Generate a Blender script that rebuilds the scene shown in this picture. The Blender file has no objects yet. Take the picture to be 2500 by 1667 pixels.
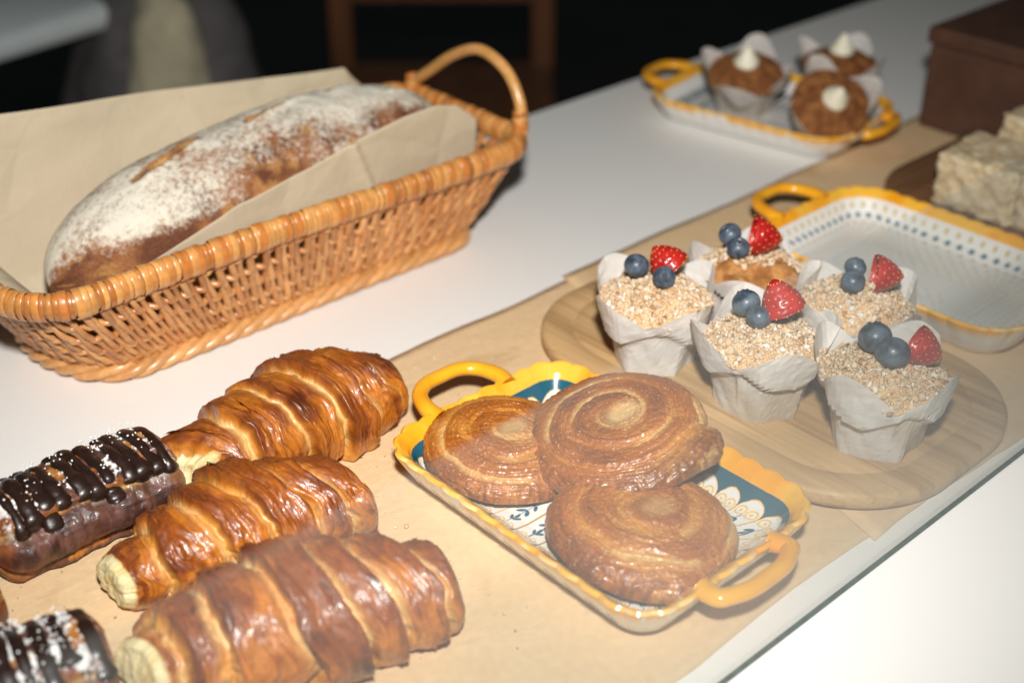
import bpy, bmesh, math, random
import numpy as np
from mathutils import Vector, Matrix, Quaternion

sc = bpy.context.scene
R = math.radians
# ------------------------------------------------------------------ camera
YAW, PITCH, CAMH = R(47.6), math.atan(1786 / 3000.0), 0.44
FH = Vector((math.cos(YAW), math.sin(YAW), 0))
FW = FH * math.cos(PITCH) + Vector((0, 0, -math.sin(PITCH)))
UP = FH * math.sin(PITCH) + Vector((0, 0, math.cos(PITCH)))
RT = Vector((math.sin(YAW), -math.cos(YAW), 0))
cam_data = bpy.data.cameras.new('camera')
cam_data.lens, cam_data.sensor_width, cam_data.clip_start, cam_data.clip_end = 45.918, 36, 0.01, 60
cam_data.dof.use_dof = True
cam_data.dof.focus_distance = 0.70
cam_data.dof.aperture_fstop = 4.3
cam = bpy.data.objects.new('camera', cam_data)
cam.location = (0, 0, CAMH)
cam.rotation_euler = FW.to_track_quat('-Z', 'Y').to_euler()
sc.collection.objects.link(cam)
sc.camera = cam
# ------------------------------------------------------------------ world: a dim unlit room
w = bpy.data.worlds.new('World'); sc.world = w; w.use_nodes = True
w.node_tree.nodes['Background'].inputs[0].default_value = (0.80, 0.97, 1.0, 1)
w.node_tree.nodes['Background'].inputs[1].default_value = 0.022
# ------------------------------------------------------------------ the camera flash
fl = bpy.data.lights.new('camera_flash', 'SPOT')
fl.spot_size = R(80); fl.spot_blend = 1.0; fl.shadow_soft_size = 0.028
fl.energy = 51.0; fl.color = (1.0, 0.975, 0.935)
flash = bpy.data.objects.new('camera_flash', fl)
flash.location = Vector((0, 0, CAMH)) + UP * 0.16 + RT * 0.015 - FW * 0.06
flash.rotation_euler = (Vector((.57, .68, 0.0)) - flash.location).to_track_quat('-Z', 'Y').to_euler()
sc.collection.objects.link(flash)
sc.view_settings.view_transform = 'Standard'; sc.view_settings.look = 'None'
sc.view_settings.exposure = 0.0; sc.view_settings.gamma = 1.0
sc.view_settings.use_curve_mapping = False
sc.cycles.max_bounces = 10; sc.cycles.transparent_max_bounces = 16
sc.cycles.caustics_reflective = False; sc.cycles.caustics_refractive = False
sc.cycles.use_denoising = True

# ------------------------------------------------------------------ helpers
COL = sc.collection.objects
rng = np.random.default_rng(7)
random.seed(7)

def _hash(ix, iy, iz, seed):
    n = (ix.astype(np.int64) * 374761393 + iy.astype(np.int64) * 668265263 + iz.astype(np.int64) * 2147483647 + seed * 974634777) & 0xffffffff
    n = ((n ^ (n >> 13)) * 1274126177) & 0xffffffff
    n = ((n ^ (n >> 16)) * 2246822519) & 0xffffffff
    return ((n ^ (n >> 15)) & 0xffffff) / float(0xffffff)

def vnoise(x, y, z, seed=0):
    x, y, z = np.broadcast_arrays(np.asarray(x, float), np.asarray(y, float), np.asarray(z, float))
    ix, iy, iz = np.floor(x), np.floor(y), np.floor(z)
    fx, fy, fz = x - ix, y - iy, z - iz
    fx, fy, fz = [f * f * (3 - 2 * f) for f in (fx, fy, fz)]
    r = 0
    for a in (0, 1):
        for b in (0, 1):
            for c in (0, 1):
                wgt = (fx if a else 1 - fx) * (fy if b else 1 - fy) * (fz if c else 1 - fz)
                r = r + wgt * _hash(ix + a, iy + b, iz + c, seed)
    return r

def fbm(x, y, z, seed=0, o=4):
    r, amp, tot = 0, 1.0, 0
    for i in range(o):
        f = 2.03 ** i
        r = r + amp * vnoise(np.asarray(x) * f + 17.3 * i, np.asarray(y) * f + 5.1 * i, np.asarray(z) * f + 9.7 * i, seed + i)
        tot += amp; amp *= 0.5
    return r / tot

def sst(a, b, x):
    t = np.clip((x - a) / (b - a), 0, 1)
    return t * t * (3 - 2 * t)

def lerp3(c0, c1, t):
    t = np.asarray(t)[..., None]
    return np.asarray(c0) * (1 - t) + np.asarray(c1) * t

def link(o, parent=None):
    COL.link(o)
    if parent is not None: o.parent = parent
    return o

def tag(o, label=None, cat=None, group=None, kind=None):
    if label: o['label'] = label
    if cat: o['category'] = cat
    if group: o['group'] = group
    if kind: o['kind'] = kind
    return o

def empty(name, loc=(0, 0, 0), rz=0.0, rot=None):
    o = bpy.data.objects.new(name, None)
    o.empty_display_size = 0.02
    o.location = loc
    o.rotation_euler = rot if rot else (0, 0, rz)
    return link(o)

def mesh(name, V, F, mat, parent=None, col=None, smooth=True, attrs=None):
    me = bpy.data.meshes.new(name)
    V = np.asarray(V, dtype=np.float32).reshape(-1, 3)
    if isinstance(F, np.ndarray):
        n, k = F.shape
        me.vertices.add(len(V)); me.vertices.foreach_set('co', V.ravel())
        me.loops.add(n * k); me.loops.foreach_set('vertex_index', F.astype(np.int32).ravel())
        me.polygons.add(n); me.polygons.foreach_set('loop_start', np.arange(0, n * k, k, dtype=np.int32))
        me.update(calc_edges=True); me.validate()
    else:
        me.from_pydata(V.tolist(), [], F); me.update()
    if smooth:
        me.polygons.foreach_set('use_smooth', np.ones(len(me.polygons), dtype=bool))
    if col is not None:
        c = np.ones((len(V), 4), dtype=np.float32); c[:, :3] = np.clip(np.asarray(col).reshape(-1, 3), 0, 1)
        at = me.color_attributes.new('Col', 'FLOAT_COLOR', 'POINT'); at.data.foreach_set('color', c.ravel())
    if attrs:
        for k, v in attrs.items():
            at = me.attributes.new(k, 'FLOAT', 'POINT'); at.data.foreach_set('value', np.asarray(v, dtype=np.float32).ravel())
    for m in (mat if isinstance(mat, (list, tuple)) else [mat]): me.materials.append(m)
    o = bpy.data.objects.new(name, me)
    return link(o, parent)

def gridF(nu, nv, wrap_v=False, wrap_u=False, off=0):
    iu = np.arange(nu if wrap_u else nu - 1); iv = np.arange(nv if wrap_v else nv - 1)
    a, b = np.meshgrid(iu, iv, indexing='ij')
    a2, b2 = (a + 1) % nu, (b + 1) % nv
    return np.stack([a * nv + b, a2 * nv + b, a2 * nv + b2, a * nv + b2], -1).reshape(-1, 4) + off

def tubeVF(P, rad, n=10, closed=False, flat=1.0, upv=(0, 0, 1), cap=True):
    P = np.asarray(P, float); N = len(P)
    T = np.gradient(P, axis=0) if not closed else np.roll(P, -1, 0) - np.roll(P, 1, 0)
    T /= np.linalg.norm(T, axis=1)[:, None] + 1e-12
    upv = np.asarray(upv, float)
    S = np.cross(T, upv[None, :]); ln = np.linalg.norm(S, axis=1)
    bad = ln < 1e-3
    S[bad] = np.cross(T[bad], np.array([[1.0, 0.1, 0]])); S /= np.linalg.norm(S, axis=1)[:, None]
    W = np.cross(S, T)
    rad = np.broadcast_to(np.asarray(rad, float), (N,))
    a = np.linspace(0, 2 * np.pi, n, endpoint=False)
    V = P[:, None, :] + rad[:, None, None] * (np.cos(a)[None, :, None] * S[:, None, :] + flat * np.sin(a)[None, :, None] * W[:, None, :])
    F = gridF(N, n, wrap_v=True, wrap_u=closed)
    V = V.reshape(-1, 3)
    if cap and not closed:
        F = [list(f) for f in F] + [list(range(n))[::-1], [(N - 1) * n + i for i in range(n)]]
    return V, F

def smooth_path(pts, n):
    pts = np.asarray(pts, float); m = len(pts)
    out = []
    t = np.linspace(0, m - 1, n)
    for q in t:
        i = min(int(q), m - 2); f = q - i
        p0, p1, p2, p3 = pts[max(i - 1, 0)], pts[i], pts[i + 1], pts[min(i + 2, m - 1)]
        out.append(0.5 * ((2 * p1) + (-p0 + p2) * f + (2 * p0 - 5 * p1 + 4 * p2 - p3) * f * f + (-p0 + 3 * p1 - 3 * p2 + p3) * f ** 3))
    return np.array(out)

_ico = {}
def ico(sub):
    if sub not in _ico:
        bm = bmesh.new(); bmesh.ops.create_icosphere(bm, subdivisions=sub, radius=1)
        bm.verts.ensure_lookup_table()
        _ico[sub] = (np.array([v.co[:] for v in bm.verts]), np.array([[v.index for v in f.verts] for f in bm.faces])); bm.free()
    return _ico[sub]

class Bag:      # many small chunks collected into one mesh
    def __init__(s): s.V, s.F, s.C, s.n = [], [], [], 0
    def add(s, V, F, c):
        s.V.append(V); s.F.append(np.asarray(F) + s.n); s.C.append(np.broadcast_to(np.asarray(c, float), V.shape)); s.n += len(V)
    def build(s, name, mat, parent=None, smooth=True):
        return mesh(name, np.concatenate(s.V), np.concatenate(s.F), mat, parent, np.concatenate(s.C), smooth)

# ------------------------------------------------------------------ materials
def new_mat(name):
    m = bpy.data.materials.new(name); m.use_nodes = True
    nt = m.node_tree
    return m, nt, nt.nodes['Principled BSDF']

def ramp(nt, stops):
    r = nt.nodes.new('ShaderNodeValToRGB')
    e = r.color_ramp.elements
    while len(e) < len(stops): e.new(0.5)
    for el, (p, c) in zip(e, stops):
        el.position = p; el.color = (*c, 1) if len(c) == 3 else c
    return r

def noise_node(nt, scale, detail=4, rough=0.6, vec=None, dist=0.0):
    n = nt.nodes.new('ShaderNodeTexNoise'); n.inputs['Scale'].default_value = scale
    n.inputs['Detail'].default_value = detail; n.inputs['Roughness'].default_value = rough; n.inputs['Distortion'].default_value = dist
    if vec: nt.links.new(vec, n.inputs['Vector'])
    return n

def coords(nt, scale=(1, 1, 1), which='Object'):
    t = nt.nodes.new('ShaderNodeTexCoord'); mp = nt.nodes.new('ShaderNodeMapping')
    mp.inputs['Scale'].default_value = scale
    nt.links.new(t.outputs[which], mp.inputs['Vector'])
    return mp.outputs['Vector']

def bump(nt, bsdf, h, strength=0.3, dist=0.001):
    b = nt.nodes.new('ShaderNodeBump'); b.inputs['Strength'].default_value = strength; b.inputs['Distance'].default_value = dist
    nt.links.new(h, b.inputs['Height']); nt.links.new(b.outputs['Normal'], bsdf.inputs['Normal'])

def mulcol(nt, c, fac_out, lo, hi):
    """multiply colour by a noise remapped to lo..hi"""
    mr = nt.nodes.new('ShaderNodeMapRange'); mr.inputs['From Min'].default_value = 0.3; mr.inputs['From Max'].default_value = 0.7
    mr.inputs['To Min'].default_value = lo; mr.inputs['To Max'].default_value = hi
    nt.links.new(fac_out, mr.inputs['Value'])
    mx = nt.nodes.new('ShaderNodeVectorMath'); mx.operation = 'SCALE'
    nt.links.new(c, mx.inputs[0]); nt.links.new(mr.outputs['Result'], mx.inputs['Scale'])
    return mx.outputs['Vector']

def plain(name, colr, rough=0.5, nscale=60, var=0.12, bstr=0.15, bdist=0.0005, coat=0.0, spec=0.5, vec_scale=(1, 1, 1), sss=0.0, trans=0.0):
    m, nt, b = new_mat(name)
    rgb = nt.nodes.new('ShaderNodeRGB'); rgb.outputs[0].default_value = (*colr, 1)
    n = noise_node(nt, nscale, 5, 0.6, coords(nt, vec_scale))
    nt.links.new(mulcol(nt, rgb.outputs[0], n.outputs['Fac'], 1 - var, 1 + var), b.inputs['Base Color'])
    b.inputs['Roughness'].default_value = rough; b.inputs['Specular IOR Level'].default_value = spec
    b.inputs['Coat Weight'].default_value = coat; b.inputs['Coat Roughness'].default_value = 0.12
    if sss: b.inputs['Subsurface Weight'].default_value = sss; b.inputs['Subsurface Scale'].default_value = 0.003; b.inputs['Subsurface Radius'].default_value = (1, .5, .3)
    if bstr: bump(nt, b, n.outputs['Fac'], bstr, bdist)
    return m

def painted(name, rough=0.4, coat=0.0, nscale=300, var=0.12, bstr=0.25, bdist=0.0006, vec_scale=(1, 1, 1), spec=0.5, coat_rough=0.15, rough_var=0.0, sss=0.0):
    """colour from the mesh's own Col attribute, broken up by fine noise"""
    m, nt, b = new_mat(name)
    at = nt.nodes.new('ShaderNodeAttribute'); at.attribute_name = 'Col'
    n = noise_node(nt, nscale, 5, 0.65, coords(nt, vec_scale))
    nt.links.new(mulcol(nt, at.outputs['Color'], n.outputs['Fac'], 1 - var, 1 + var), b.inputs['Base Color'])
    b.inputs['Roughness'].default_value = rough; b.inputs['Specular IOR Level'].default_value = spec
    b.inputs['Coat Weight'].default_value = coat; b.inputs['Coat Roughness'].default_value = coat_rough
    if sss: b.inputs['Subsurface Weight'].default_value = sss; b.inputs['Subsurface Scale'].default_value = 0.003; b.inputs['Subsurface Radius'].default_value = (1, .5, .3)
    if rough_var:
        n2 = noise_node(nt, 90, 3, 0.6, coords(nt))
        mr = nt.nodes.new('ShaderNodeMapRange'); mr.inputs['From Min'].default_value = 0.35; mr.inputs['From Max'].default_value = 0.65
        mr.inputs['To Min'].default_value = max(rough - rough_var, .05); mr.inputs['To Max'].default_value = rough + rough_var
        nt.links.new(n2.outputs['Fac'], mr.inputs['Value']); nt.links.new(mr.outputs['Result'], b.inputs['Roughness'])
    bump(nt, b, n.outputs['Fac'], bstr, bdist)
    return m

M = {}
M['counter'] = plain('counter_quartz', (0.86, 0.85, 0.82), 0.42, 900, 0.03, 0.04, 0.0002, spec=0.35)
M['kraft'] = plain('kraft_paper', (0.70, 0.505, 0.30), 0.75, 220, 0.06, 0.25, 0.0003, spec=0.2)
def kraft_mat():
    m, nt, b = new_mat('kraft_paper_stained')
    n = noise_node(nt, 220, 5, .6, coords(nt)); g = noise_node(nt, 16, 3, .55, coords(nt), .4); w_ = noise_node(nt, 26, 2, .5, coords(nt, (1, 2.2, 1)), 1.5)
    r = ramp(nt, [(.30, (0.58, 0.385, 0.20)), (.43, (0.695, 0.495, 0.285)), (.70, (0.72, 0.52, 0.31))]); nt.links.new(g.outputs['Fac'], r.inputs['Fac'])
    nt.links.new(mulcol(nt, r.outputs['Color'], n.outputs['Fac'], .94, 1.06), b.inputs['Base Color'])
    b.inputs['Roughness'].default_value = .72; b.inputs['Specular IOR Level'].default_value = .22
    ad = nt.nodes.new('ShaderNodeMath'); ad.operation = 'MULTIPLY_ADD'; ad.inputs[1].default_value = .06
    nt.links.new(n.outputs['Fac'], ad.inputs[0]); nt.links.new(w_.outputs['Fac'], ad.inputs[2])
    bump(nt, b, ad.outputs[0], .4, .0016)
    return m
M['kraft'] = kraft_mat()
M['liner'] = plain('liner_paper', (0.55, 0.465, 0.325), 0.7, 140, 0.06, 0.2, 0.0004, spec=0.25)
M['ceramic'] = painted('glazed_ceramic', 0.18, 0.3, 500, 0.03, 0.03, 0.0003, spec=0.5, coat_rough=0.08)
M['pastry'] = painted('baked_pastry', 0.42, 0.35, 260, 0.20, 0.5, 0.0011, rough_var=0.18, spec=0.5, coat_rough=0.2)
M['bun'] = painted('sugared_bun', 0.38, 0.40, 900, 0.20, 0.45, 0.0006, rough_var=0.14, coat_rough=0.2)
M['crumb'] = painted('crumbly', 0.8, 0.0, 900, 0.2, 0.4, 0.0006, spec=0.25, sss=0.0)
M['choco'] = painted('chocolate_pastry', 0.48, 0.2, 260, 0.25, 0.6, 0.0012, rough_var=0.16)
M['drizzle'] = plain('dark_chocolate', (0.022, 0.010, 0.007), 0.34, 260, 0.3, 0.4, 0.0009, coat=0.15)
M['wrapper'] = painted('muffin_paper', 0.6, 0.0, 120, 0.05, 0.45, 0.0012, spec=0.3)
def thin_paper(m):
    nt = m.node_tree; b = nt.nodes['Principled BSDF']; out = nt.nodes['Material Output']
    tl = nt.nodes.new('ShaderNodeBsdfTranslucent'); mx = nt.nodes.new('ShaderNodeMixShader'); mx.inputs[0].default_value = .30
    nt.links.new(b.inputs['Base Color'].links[0].from_socket, tl.inputs['Color'])
    nt.links.new(b.outputs[0], mx.inputs[1]); nt.links.new(tl.outputs[0], mx.inputs[2]); nt.links.new(mx.outputs[0], out.inputs['Surface'])
thin_paper(M['wrapper'])
M['cane'] = painted('varnished_cane', 0.36, 0.35, 300, 0.16, 0.2, 0.0004, coat_rough=0.2)
M['cream'] = plain('cream', (0.85, 0.80, 0.62), 0.5, 120, 0.03, 0.1, 0.0005)
M['floor'] = plain('dark_floor', (0.03, 0.025, 0.022), 0.5, 5, 0.3, 0)
M['chair_wood'] = plain('chair_wood', (0.20, 0.075, 0.026), 0.45, 20, 0.3, 0.1, vec_scale=(1, 1, .15))
M['laminate'] = plain('pale_laminate', (0.88, 0.95, 0.95), 0.5, 20, 0.03, 0)
M['dark_metal'] = plain('dark_metal', (0.02, 0.02, 0.022), 0.4, 50, 0.1, 0)
M['khaki'] = plain('khaki_cloth', (0.62, 0.56, 0.38), 0.9, 30, 0.2, 0.2, 0.002)
M['grey_cloth'] = plain('grey_cloth', (0.13, 0.12, 0.12), 0.9, 30, 0.3, 0.2, 0.002)
M['box'] = plain('brown_card', (0.085, 0.036, 0.021), 0.6, 40, 0.2, 0.1)
M['seed'] = plain('strawberry_seed', (0.75, 0.42, 0.12), 0.4, 400, 0.2, 0.1)

def wood_mat(name, c0, c1, axis):
    m, nt, b = new_mat(name)
    sc_ = [60, 60, 60]; sc_[axis] = 2.2
    v = coords(nt, tuple(sc_))
    n = noise_node(nt, 1.6, 5, 0.55, v, 0.8)
    sc2 = [700, 700, 700]; sc2[axis] = 14
    n2 = noise_node(nt, 1.0, 3, 0.6, coords(nt, tuple(sc2)))
    r = ramp(nt, [(0.32, c0), (0.52, c1), (0.72, tuple(x * 1.12 for x in c1))])
    nt.links.new(n.outputs['Fac'], r.inputs['Fac'])
    nt.links.new(mulcol(nt, r.outputs['Color'], n2.outputs['Fac'], 0.86, 1.08), b.inputs['Base Color'])
    b.inputs['Roughness'].default_value = 0.5; b.inputs['Specular IOR Level'].default_value = 0.35
    bump(nt, b, n2.outputs['Fac'], 0.12, 0.0004)
    return m
M['board'] = wood_mat('oak_board', (0.34, 0.19, 0.08), (0.54, 0.345, 0.165), 1)
M['board_dark'] = wood_mat('walnut_board', (0.14, 0.065, 0.03), (0.22, 0.11, 0.052), 0)

def liner_mat():
    m, nt, b = new_mat('creased_liner_paper')
    n = noise_node(nt, 180, 4, .6, coords(nt)); w_ = nt.nodes.new('ShaderNodeTexVoronoi'); w_.feature = 'DISTANCE_TO_EDGE'; w_.inputs['Scale'].default_value = 17
    nd = noise_node(nt, 9, 3, .5, coords(nt)); ad = nt.nodes.new('ShaderNodeVectorMath'); ad.operation = 'MULTIPLY_ADD'
    tc = coords(nt); ad.inputs[1].default_value = (.08, .08, .08); nt.links.new(nd.outputs['Color'], ad.inputs[0]); nt.links.new(tc, ad.inputs[2]); nt.links.new(ad.outputs[0], w_.inputs['Vector'])
    rgb = nt.nodes.new('ShaderNodeRGB'); rgb.outputs[0].default_value = (0.54, 0.45, 0.315, 1)
    nt.links.new(mulcol(nt, rgb.outputs[0], nd.outputs['Fac'], .90, 1.06), b.inputs['Base Color'])
    b.inputs['Roughness'].default_value = .66; b.inputs['Specular IOR Level'].default_value = .25
    sm = nt.nodes.new('ShaderNodeMath'); sm.operation = 'MULTIPLY_ADD'; sm.inputs[1].default_value = .12
    nt.links.new(n.outputs['Fac'], sm.inputs[0]); nt.links.new(w_.outputs['Distance'], sm.inputs[2])
    bump(nt, b, sm.outputs[0], .55, .006)
    return m
M['liner'] = liner_mat()

def loaf_mat():
    m, nt, b = new_mat('floured_crust')
    at = nt.nodes.new('ShaderNodeAttribute'); at.attribute_name = 'Col'
    fa = nt.nodes.new('ShaderNodeAttribute'); fa.attribute_name = 'flour'
    n = noise_node(nt, 260, 5, 0.75, coords(nt))
    n2 = noise_node(nt, 620, 3, 0.7, coords(nt))
    s = nt.nodes.new('ShaderNodeMath'); s.operation = 'ADD'; nt.links.new(fa.outputs['Fac'], s.inputs[0])
    mr = nt.nodes.new('ShaderNodeMapRange'); mr.inputs['From Min'].default_value = 0.25; mr.inputs['From Max'].default_value = 0.75
    mr.inputs['To Min'].default_value = -0.30; mr.inputs['To Max'].default_value = 0.30
    nt.links.new(n.outputs['Fac'], mr.inputs['Value']); nt.links.new(mr.outputs['Result'], s.inputs[1])
    st = nt.nodes.new('ShaderNodeMapRange'); st.interpolation_type = 'SMOOTHSTEP'
    st.inputs['From Min'].default_value = 0.32; st.inputs['From Max'].default_value = 0.78
    nt.links.new(s.outputs[0], st.inputs['Value'])
    crust = mulcol(nt, at.outputs['Color'], n2.outputs['Fac'], 0.6, 1.35)
    mx = nt.nodes.new('ShaderNodeMix'); mx.data_type = 'RGBA'
    nt.links.new(st.outputs['Result'], mx.inputs['Factor']); nt.links.new(crust, mx.inputs['A'])
    mx.inputs['B'].default_value = (0.70, 0.65, 0.54, 1)
    nt.links.new(mx.outputs['Result'], b.inputs['Base Color'])
    b.inputs['Roughness'].default_value = 0.8; b.inputs['Specular IOR Level'].default_value = 0.2
    bump(nt, b, n.outputs['Fac'], 0.4, 0.001)
    return m
M['loaf'] = loaf_mat()

def berry_mat(name, c0, c1, rough, scale, coat, attr=False):
    m, nt, b = new_mat(name)
    n = noise_node(nt, scale, 4, 0.6, coords(nt))
    r = ramp(nt, [(0.35, c0), (0.65, c1)]); nt.links.new(n.outputs['Fac'], r.inputs['Fac'])
    nt.links.new(r.outputs['Color'], b.inputs['Base Color'])
    b.inputs['Roughness'].default_value = rough; b.inputs['Coat Weight'].default_value = coat; b.inputs['Coat Roughness'].default_value = 0.1
    bump(nt, b, n.outputs['Fac'], 0.15, 0.0004)
    return m
M['blueberry'] = berry_mat('blueberry_skin', (0.022, 0.030, 0.048), (0.105, 0.145, 0.19), 0.42, 170, 0.1)
M['calyx'] = plain('berry_calyx', (0.05, 0.025, 0.03), 0.7, 300, 0.3, 0.2)
M['strawberry'] = berry_mat('strawberry_skin', (0.30, 0.004, 0.006), (0.50, 0.020, 0.013), 0.36, 70, 0.22)

def glass_mat():
    m, nt, b = new_mat('clear_glass'); nt.nodes.remove(b)
    out = nt.nodes['Material Output']
    lw = nt.nodes.new('ShaderNodeLayerWeight'); lw.inputs['Blend'].default_value = 0.5
    p = nt.nodes.new('ShaderNodeMath'); p.operation = 'POWER'; p.inputs[1].default_value = 5.0
    nt.links.new(lw.outputs['Facing'], p.inputs[0])
    ma = nt.nodes.new('ShaderNodeMath'); ma.operation = 'MULTIPLY_ADD'; ma.inputs[1].default_value = 0.955; ma.inputs[2].default_value = 0.045
    nt.links.new(p.outputs[0], ma.inputs[0])
    tr = nt.nodes.new('ShaderNodeBsdfTransparent'); tr.inputs[0].default_value = (0.985, 0.995, 0.99, 1)
    gl = nt.nodes.new('ShaderNodeBsdfGlossy'); gl.inputs['Roughness'].default_value = 0.02
    mx = nt.nodes.new('ShaderNodeMixShader')
    nt.links.new(ma.outputs[0], mx.inputs[0]); nt.links.new(tr.outputs[0], mx.inputs[1]); nt.links.new(gl.outputs[0], mx.inputs[2])
    df = nt.nodes.new('ShaderNodeBsdfDiffuse'); df.inputs[0].default_value = (0.76, 0.82, 0.80, 1)
    nz = noise_node(nt, 14, 4, 0.6, coords(nt, (1, 1, 1)))
    mr = nt.nodes.new('ShaderNodeMapRange'); mr.inputs['From Min'].default_value = .3; mr.inputs['From Max'].default_value = .7
    mr.inputs['To Min'].default_value = .030; mr.inputs['To Max'].default_value = .040
    nt.links.new(nz.outputs['Fac'], mr.inputs['Value'])
    m2 = nt.nodes.new('ShaderNodeMixShader')                      # film of dust and wiping marks, made pale to paint in the reflected haze
    nt.links.new(mr.outputs['Result'], m2.inputs[0]); nt.links.new(mx.outputs[0], m2.inputs[1]); nt.links.new(df.outputs[0], m2.inputs[2])
    nt.links.new(m2.outputs[0], out.inputs['Surface'])
    return m
M['glass'] = glass_mat()
M['glass_edge'] = plain('green_glass_edge', (0.03, 0.075, 0.07), 0.2, 150, 0.5, 0.3, coat=0.3)

# ------------------------------------------------------------------ generic builders
def rounded_outline(a, b, rc, n):
    """n points evenly along a rounded rectangle, half sizes a (x), b (y)"""
    L = [2 * (b - rc), math.pi / 2 * rc, 2 * (a - rc), math.pi / 2 * rc] * 2
    L = [2 * (b - rc), .5 * math.pi * rc, 2 * (a - rc), .5 * math.pi * rc, 2 * (b - rc), .5 * math.pi * rc, 2 * (a - rc), .5 * math.pi * rc]
    tot = sum(L); cum = np.concatenate([[0], np.cumsum(L)])
    s = np.linspace(0, tot, n, endpoint=False)
    P = np.zeros((n, 2)); N = np.zeros((n, 2))
    ctr = [(a - rc, b - rc), (-(a - rc), b - rc), (-(a - rc), -(b - rc)), (a - rc, -(b - rc))]
    for i, q in enumerate(s):
        k = min(int(np.searchsorted(cum, q, 'right')) - 1, 7); f = q - cum[k]
        if k == 0: P[i] = (a, -(b - rc) + f); N[i] = (1, 0)
        elif k == 2: P[i] = (a - rc - f, b); N[i] = (0, 1)
        elif k == 4: P[i] = (-a, b - rc - f); N[i] = (-1, 0)
        elif k == 6: P[i] = (-(a - rc) + f, -b); N[i] = (0, -1)
        else:
            c = ctr[(k - 1) // 2]; an = (k - 1) // 2 * math.pi / 2 + f / rc
            N[i] = (math.cos(an), math.sin(an)); P[i] = (c[0] + rc * N[i][0], c[1] + rc * N[i][1])
    return P, N, s, tot

def sd_round(x, y, a, b, rc):
    qx, qy = np.abs(x) - (a - rc), np.abs(y) - (b - rc)
    return np.hypot(np.maximum(qx, 0), np.maximum(qy, 0)) + np.minimum(np.maximum(qx, qy), 0) - rc

def slab(name, outline, N, prof, mat, parent=None, col=None):
    """a flat board from an outline and a list of (inset, z)"""
    n = len(outline); V = []
    for d, z in prof:
        V.append(np.column_stack([outline - N * d, np.full(n, z)]))
    k = len(prof)
    F = [list(f[::-1]) for f in gridF(k, n, wrap_v=True)]
    F.append([(k - 1) * n + i for i in range(n)]); F.append([i for i in range(n)][::-1])
    o = mesh(name, np.concatenate(V), F, mat, parent, smooth=True)
    return o

def boxmesh(name, x0, x1, y0, y1, z0, z1, mat, parent=None, bev=0.0):
    bm = bmesh.new(); bmesh.ops.create_cube(bm, size=1)
    for v in bm.verts:
        v.co = Vector(((x0 + x1) / 2 + v.co.x * (x1 - x0), (y0 + y1) / 2 + v.co.y * (y1 - y0), (z0 + z1) / 2 + v.co.z * (z1 - z0)))
    if bev: bmesh.ops.bevel(bm, geom=bm.edges[:], offset=bev, segments=3, affect='EDGES', profile=0.5)
    me = bpy.data.meshes.new(name); bm.to_mesh(me); bm.free()
    for m in (mat if isinstance(mat, list) else [mat]): me.materials.append(m)
    return link(bpy.data.objects.new(name, me), parent)

# ================================================================== SETTING
counter = boxmesh('counter', -1.2, 3.2, -0.09, 0.8407, -0.04, 0.0, M['counter'], bev=0.003)
tag(counter, kind='structure')
fl_o = boxmesh('floor', -5, 8, -3, 9, -0.95, -0.9, M['floor']); tag(fl_o, kind='structure')

# ---- blurred room behind the counter
t = empty('cafe_table', (0.66, 2.02, -0.9))
P_, N_, _, _ = rounded_outline(0.34, 0.30, 0.10, 96)
slab('table_top', P_, N_, [(0.01, .765), (0, .77), (0, .79), (0.008, .80)], M['laminate'], t)
V_, F_ = tubeVF([(0, 0, 0.012), (0, 0, .2), (0, 0, .765)], [.035, .03, .03], 16); mesh('pedestal', V_, F_, M['dark_metal'], t)
P_, N_, _, _ = rounded_outline(0.2, 0.2, 0.05, 48); slab('base_plate', P_, N_, [(0, 0.0), (0, .01), (.004, .013)], M['dark_metal'], t)
t.rotation_euler = (0, 0, R(12))
tag(t, 'blurred pale grey table top in the dark room behind the counter', 'table')

t = empty('wooden_chair', (1.62, 1.98, -0.9), R(-42))
for sx in (-1, 1):
    boxmesh('post', sx * .20 - .022, sx * .20 + .022, -.02, .02, 0, 1.0, M['chair_wood'], t, .004)
    boxmesh('leg', sx * .20 - .02, sx * .20 + .02, -.42, -.38, 0, .44, M['chair_wood'], t, .004)
for z0, z1 in ((.60, .66), (.74, .80), (.88, .97)):
    boxmesh('back_rail', -.178, .178, -.012, .012, z0, z1, M['chair_wood'], t, .004)
boxmesh('seat', -.22, .22, -.44, .022, .44, .47, M['chair_wood'], t, .008)
tag(t, 'blurred brown wooden chair standing in the dark behind the basket', 'chair')

# a bundle of grey cloth with a khaki fold over it, lying on a low stool
def lump(name, cx, cy, cz, rx, ry, rz, seed, mat, parent, k=.25):
    Vb, Fb = ico(4)
    n = fbm(Vb[:, 0] * 1.6, Vb[:, 1] * 1.6, Vb[:, 2] * 1.6, seed, 3)
    V = Vb * (1 - k / 2 + k * 2 * (n[:, None] - .25)) * np.array([rx, ry, rz]) + np.array([cx, cy, cz])
    return mesh(name, V, Fb, mat, parent)
t = empty('cloth_bundle', (0.93, 1.78, -0.9))
lump('grey_cloth', -.02, 0, .46, .17, .15, .42, 3, M['grey_cloth'], t)
lump('khaki_fold', -.02, -.12, .66, .055, .04, .17, 5, M['khaki'], t)
t.rotation_euler = (0, 0, R(-25))
tag(t, 'blurred bundle of grey cloth with a khaki fold behind the counter', 'cloth')

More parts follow.
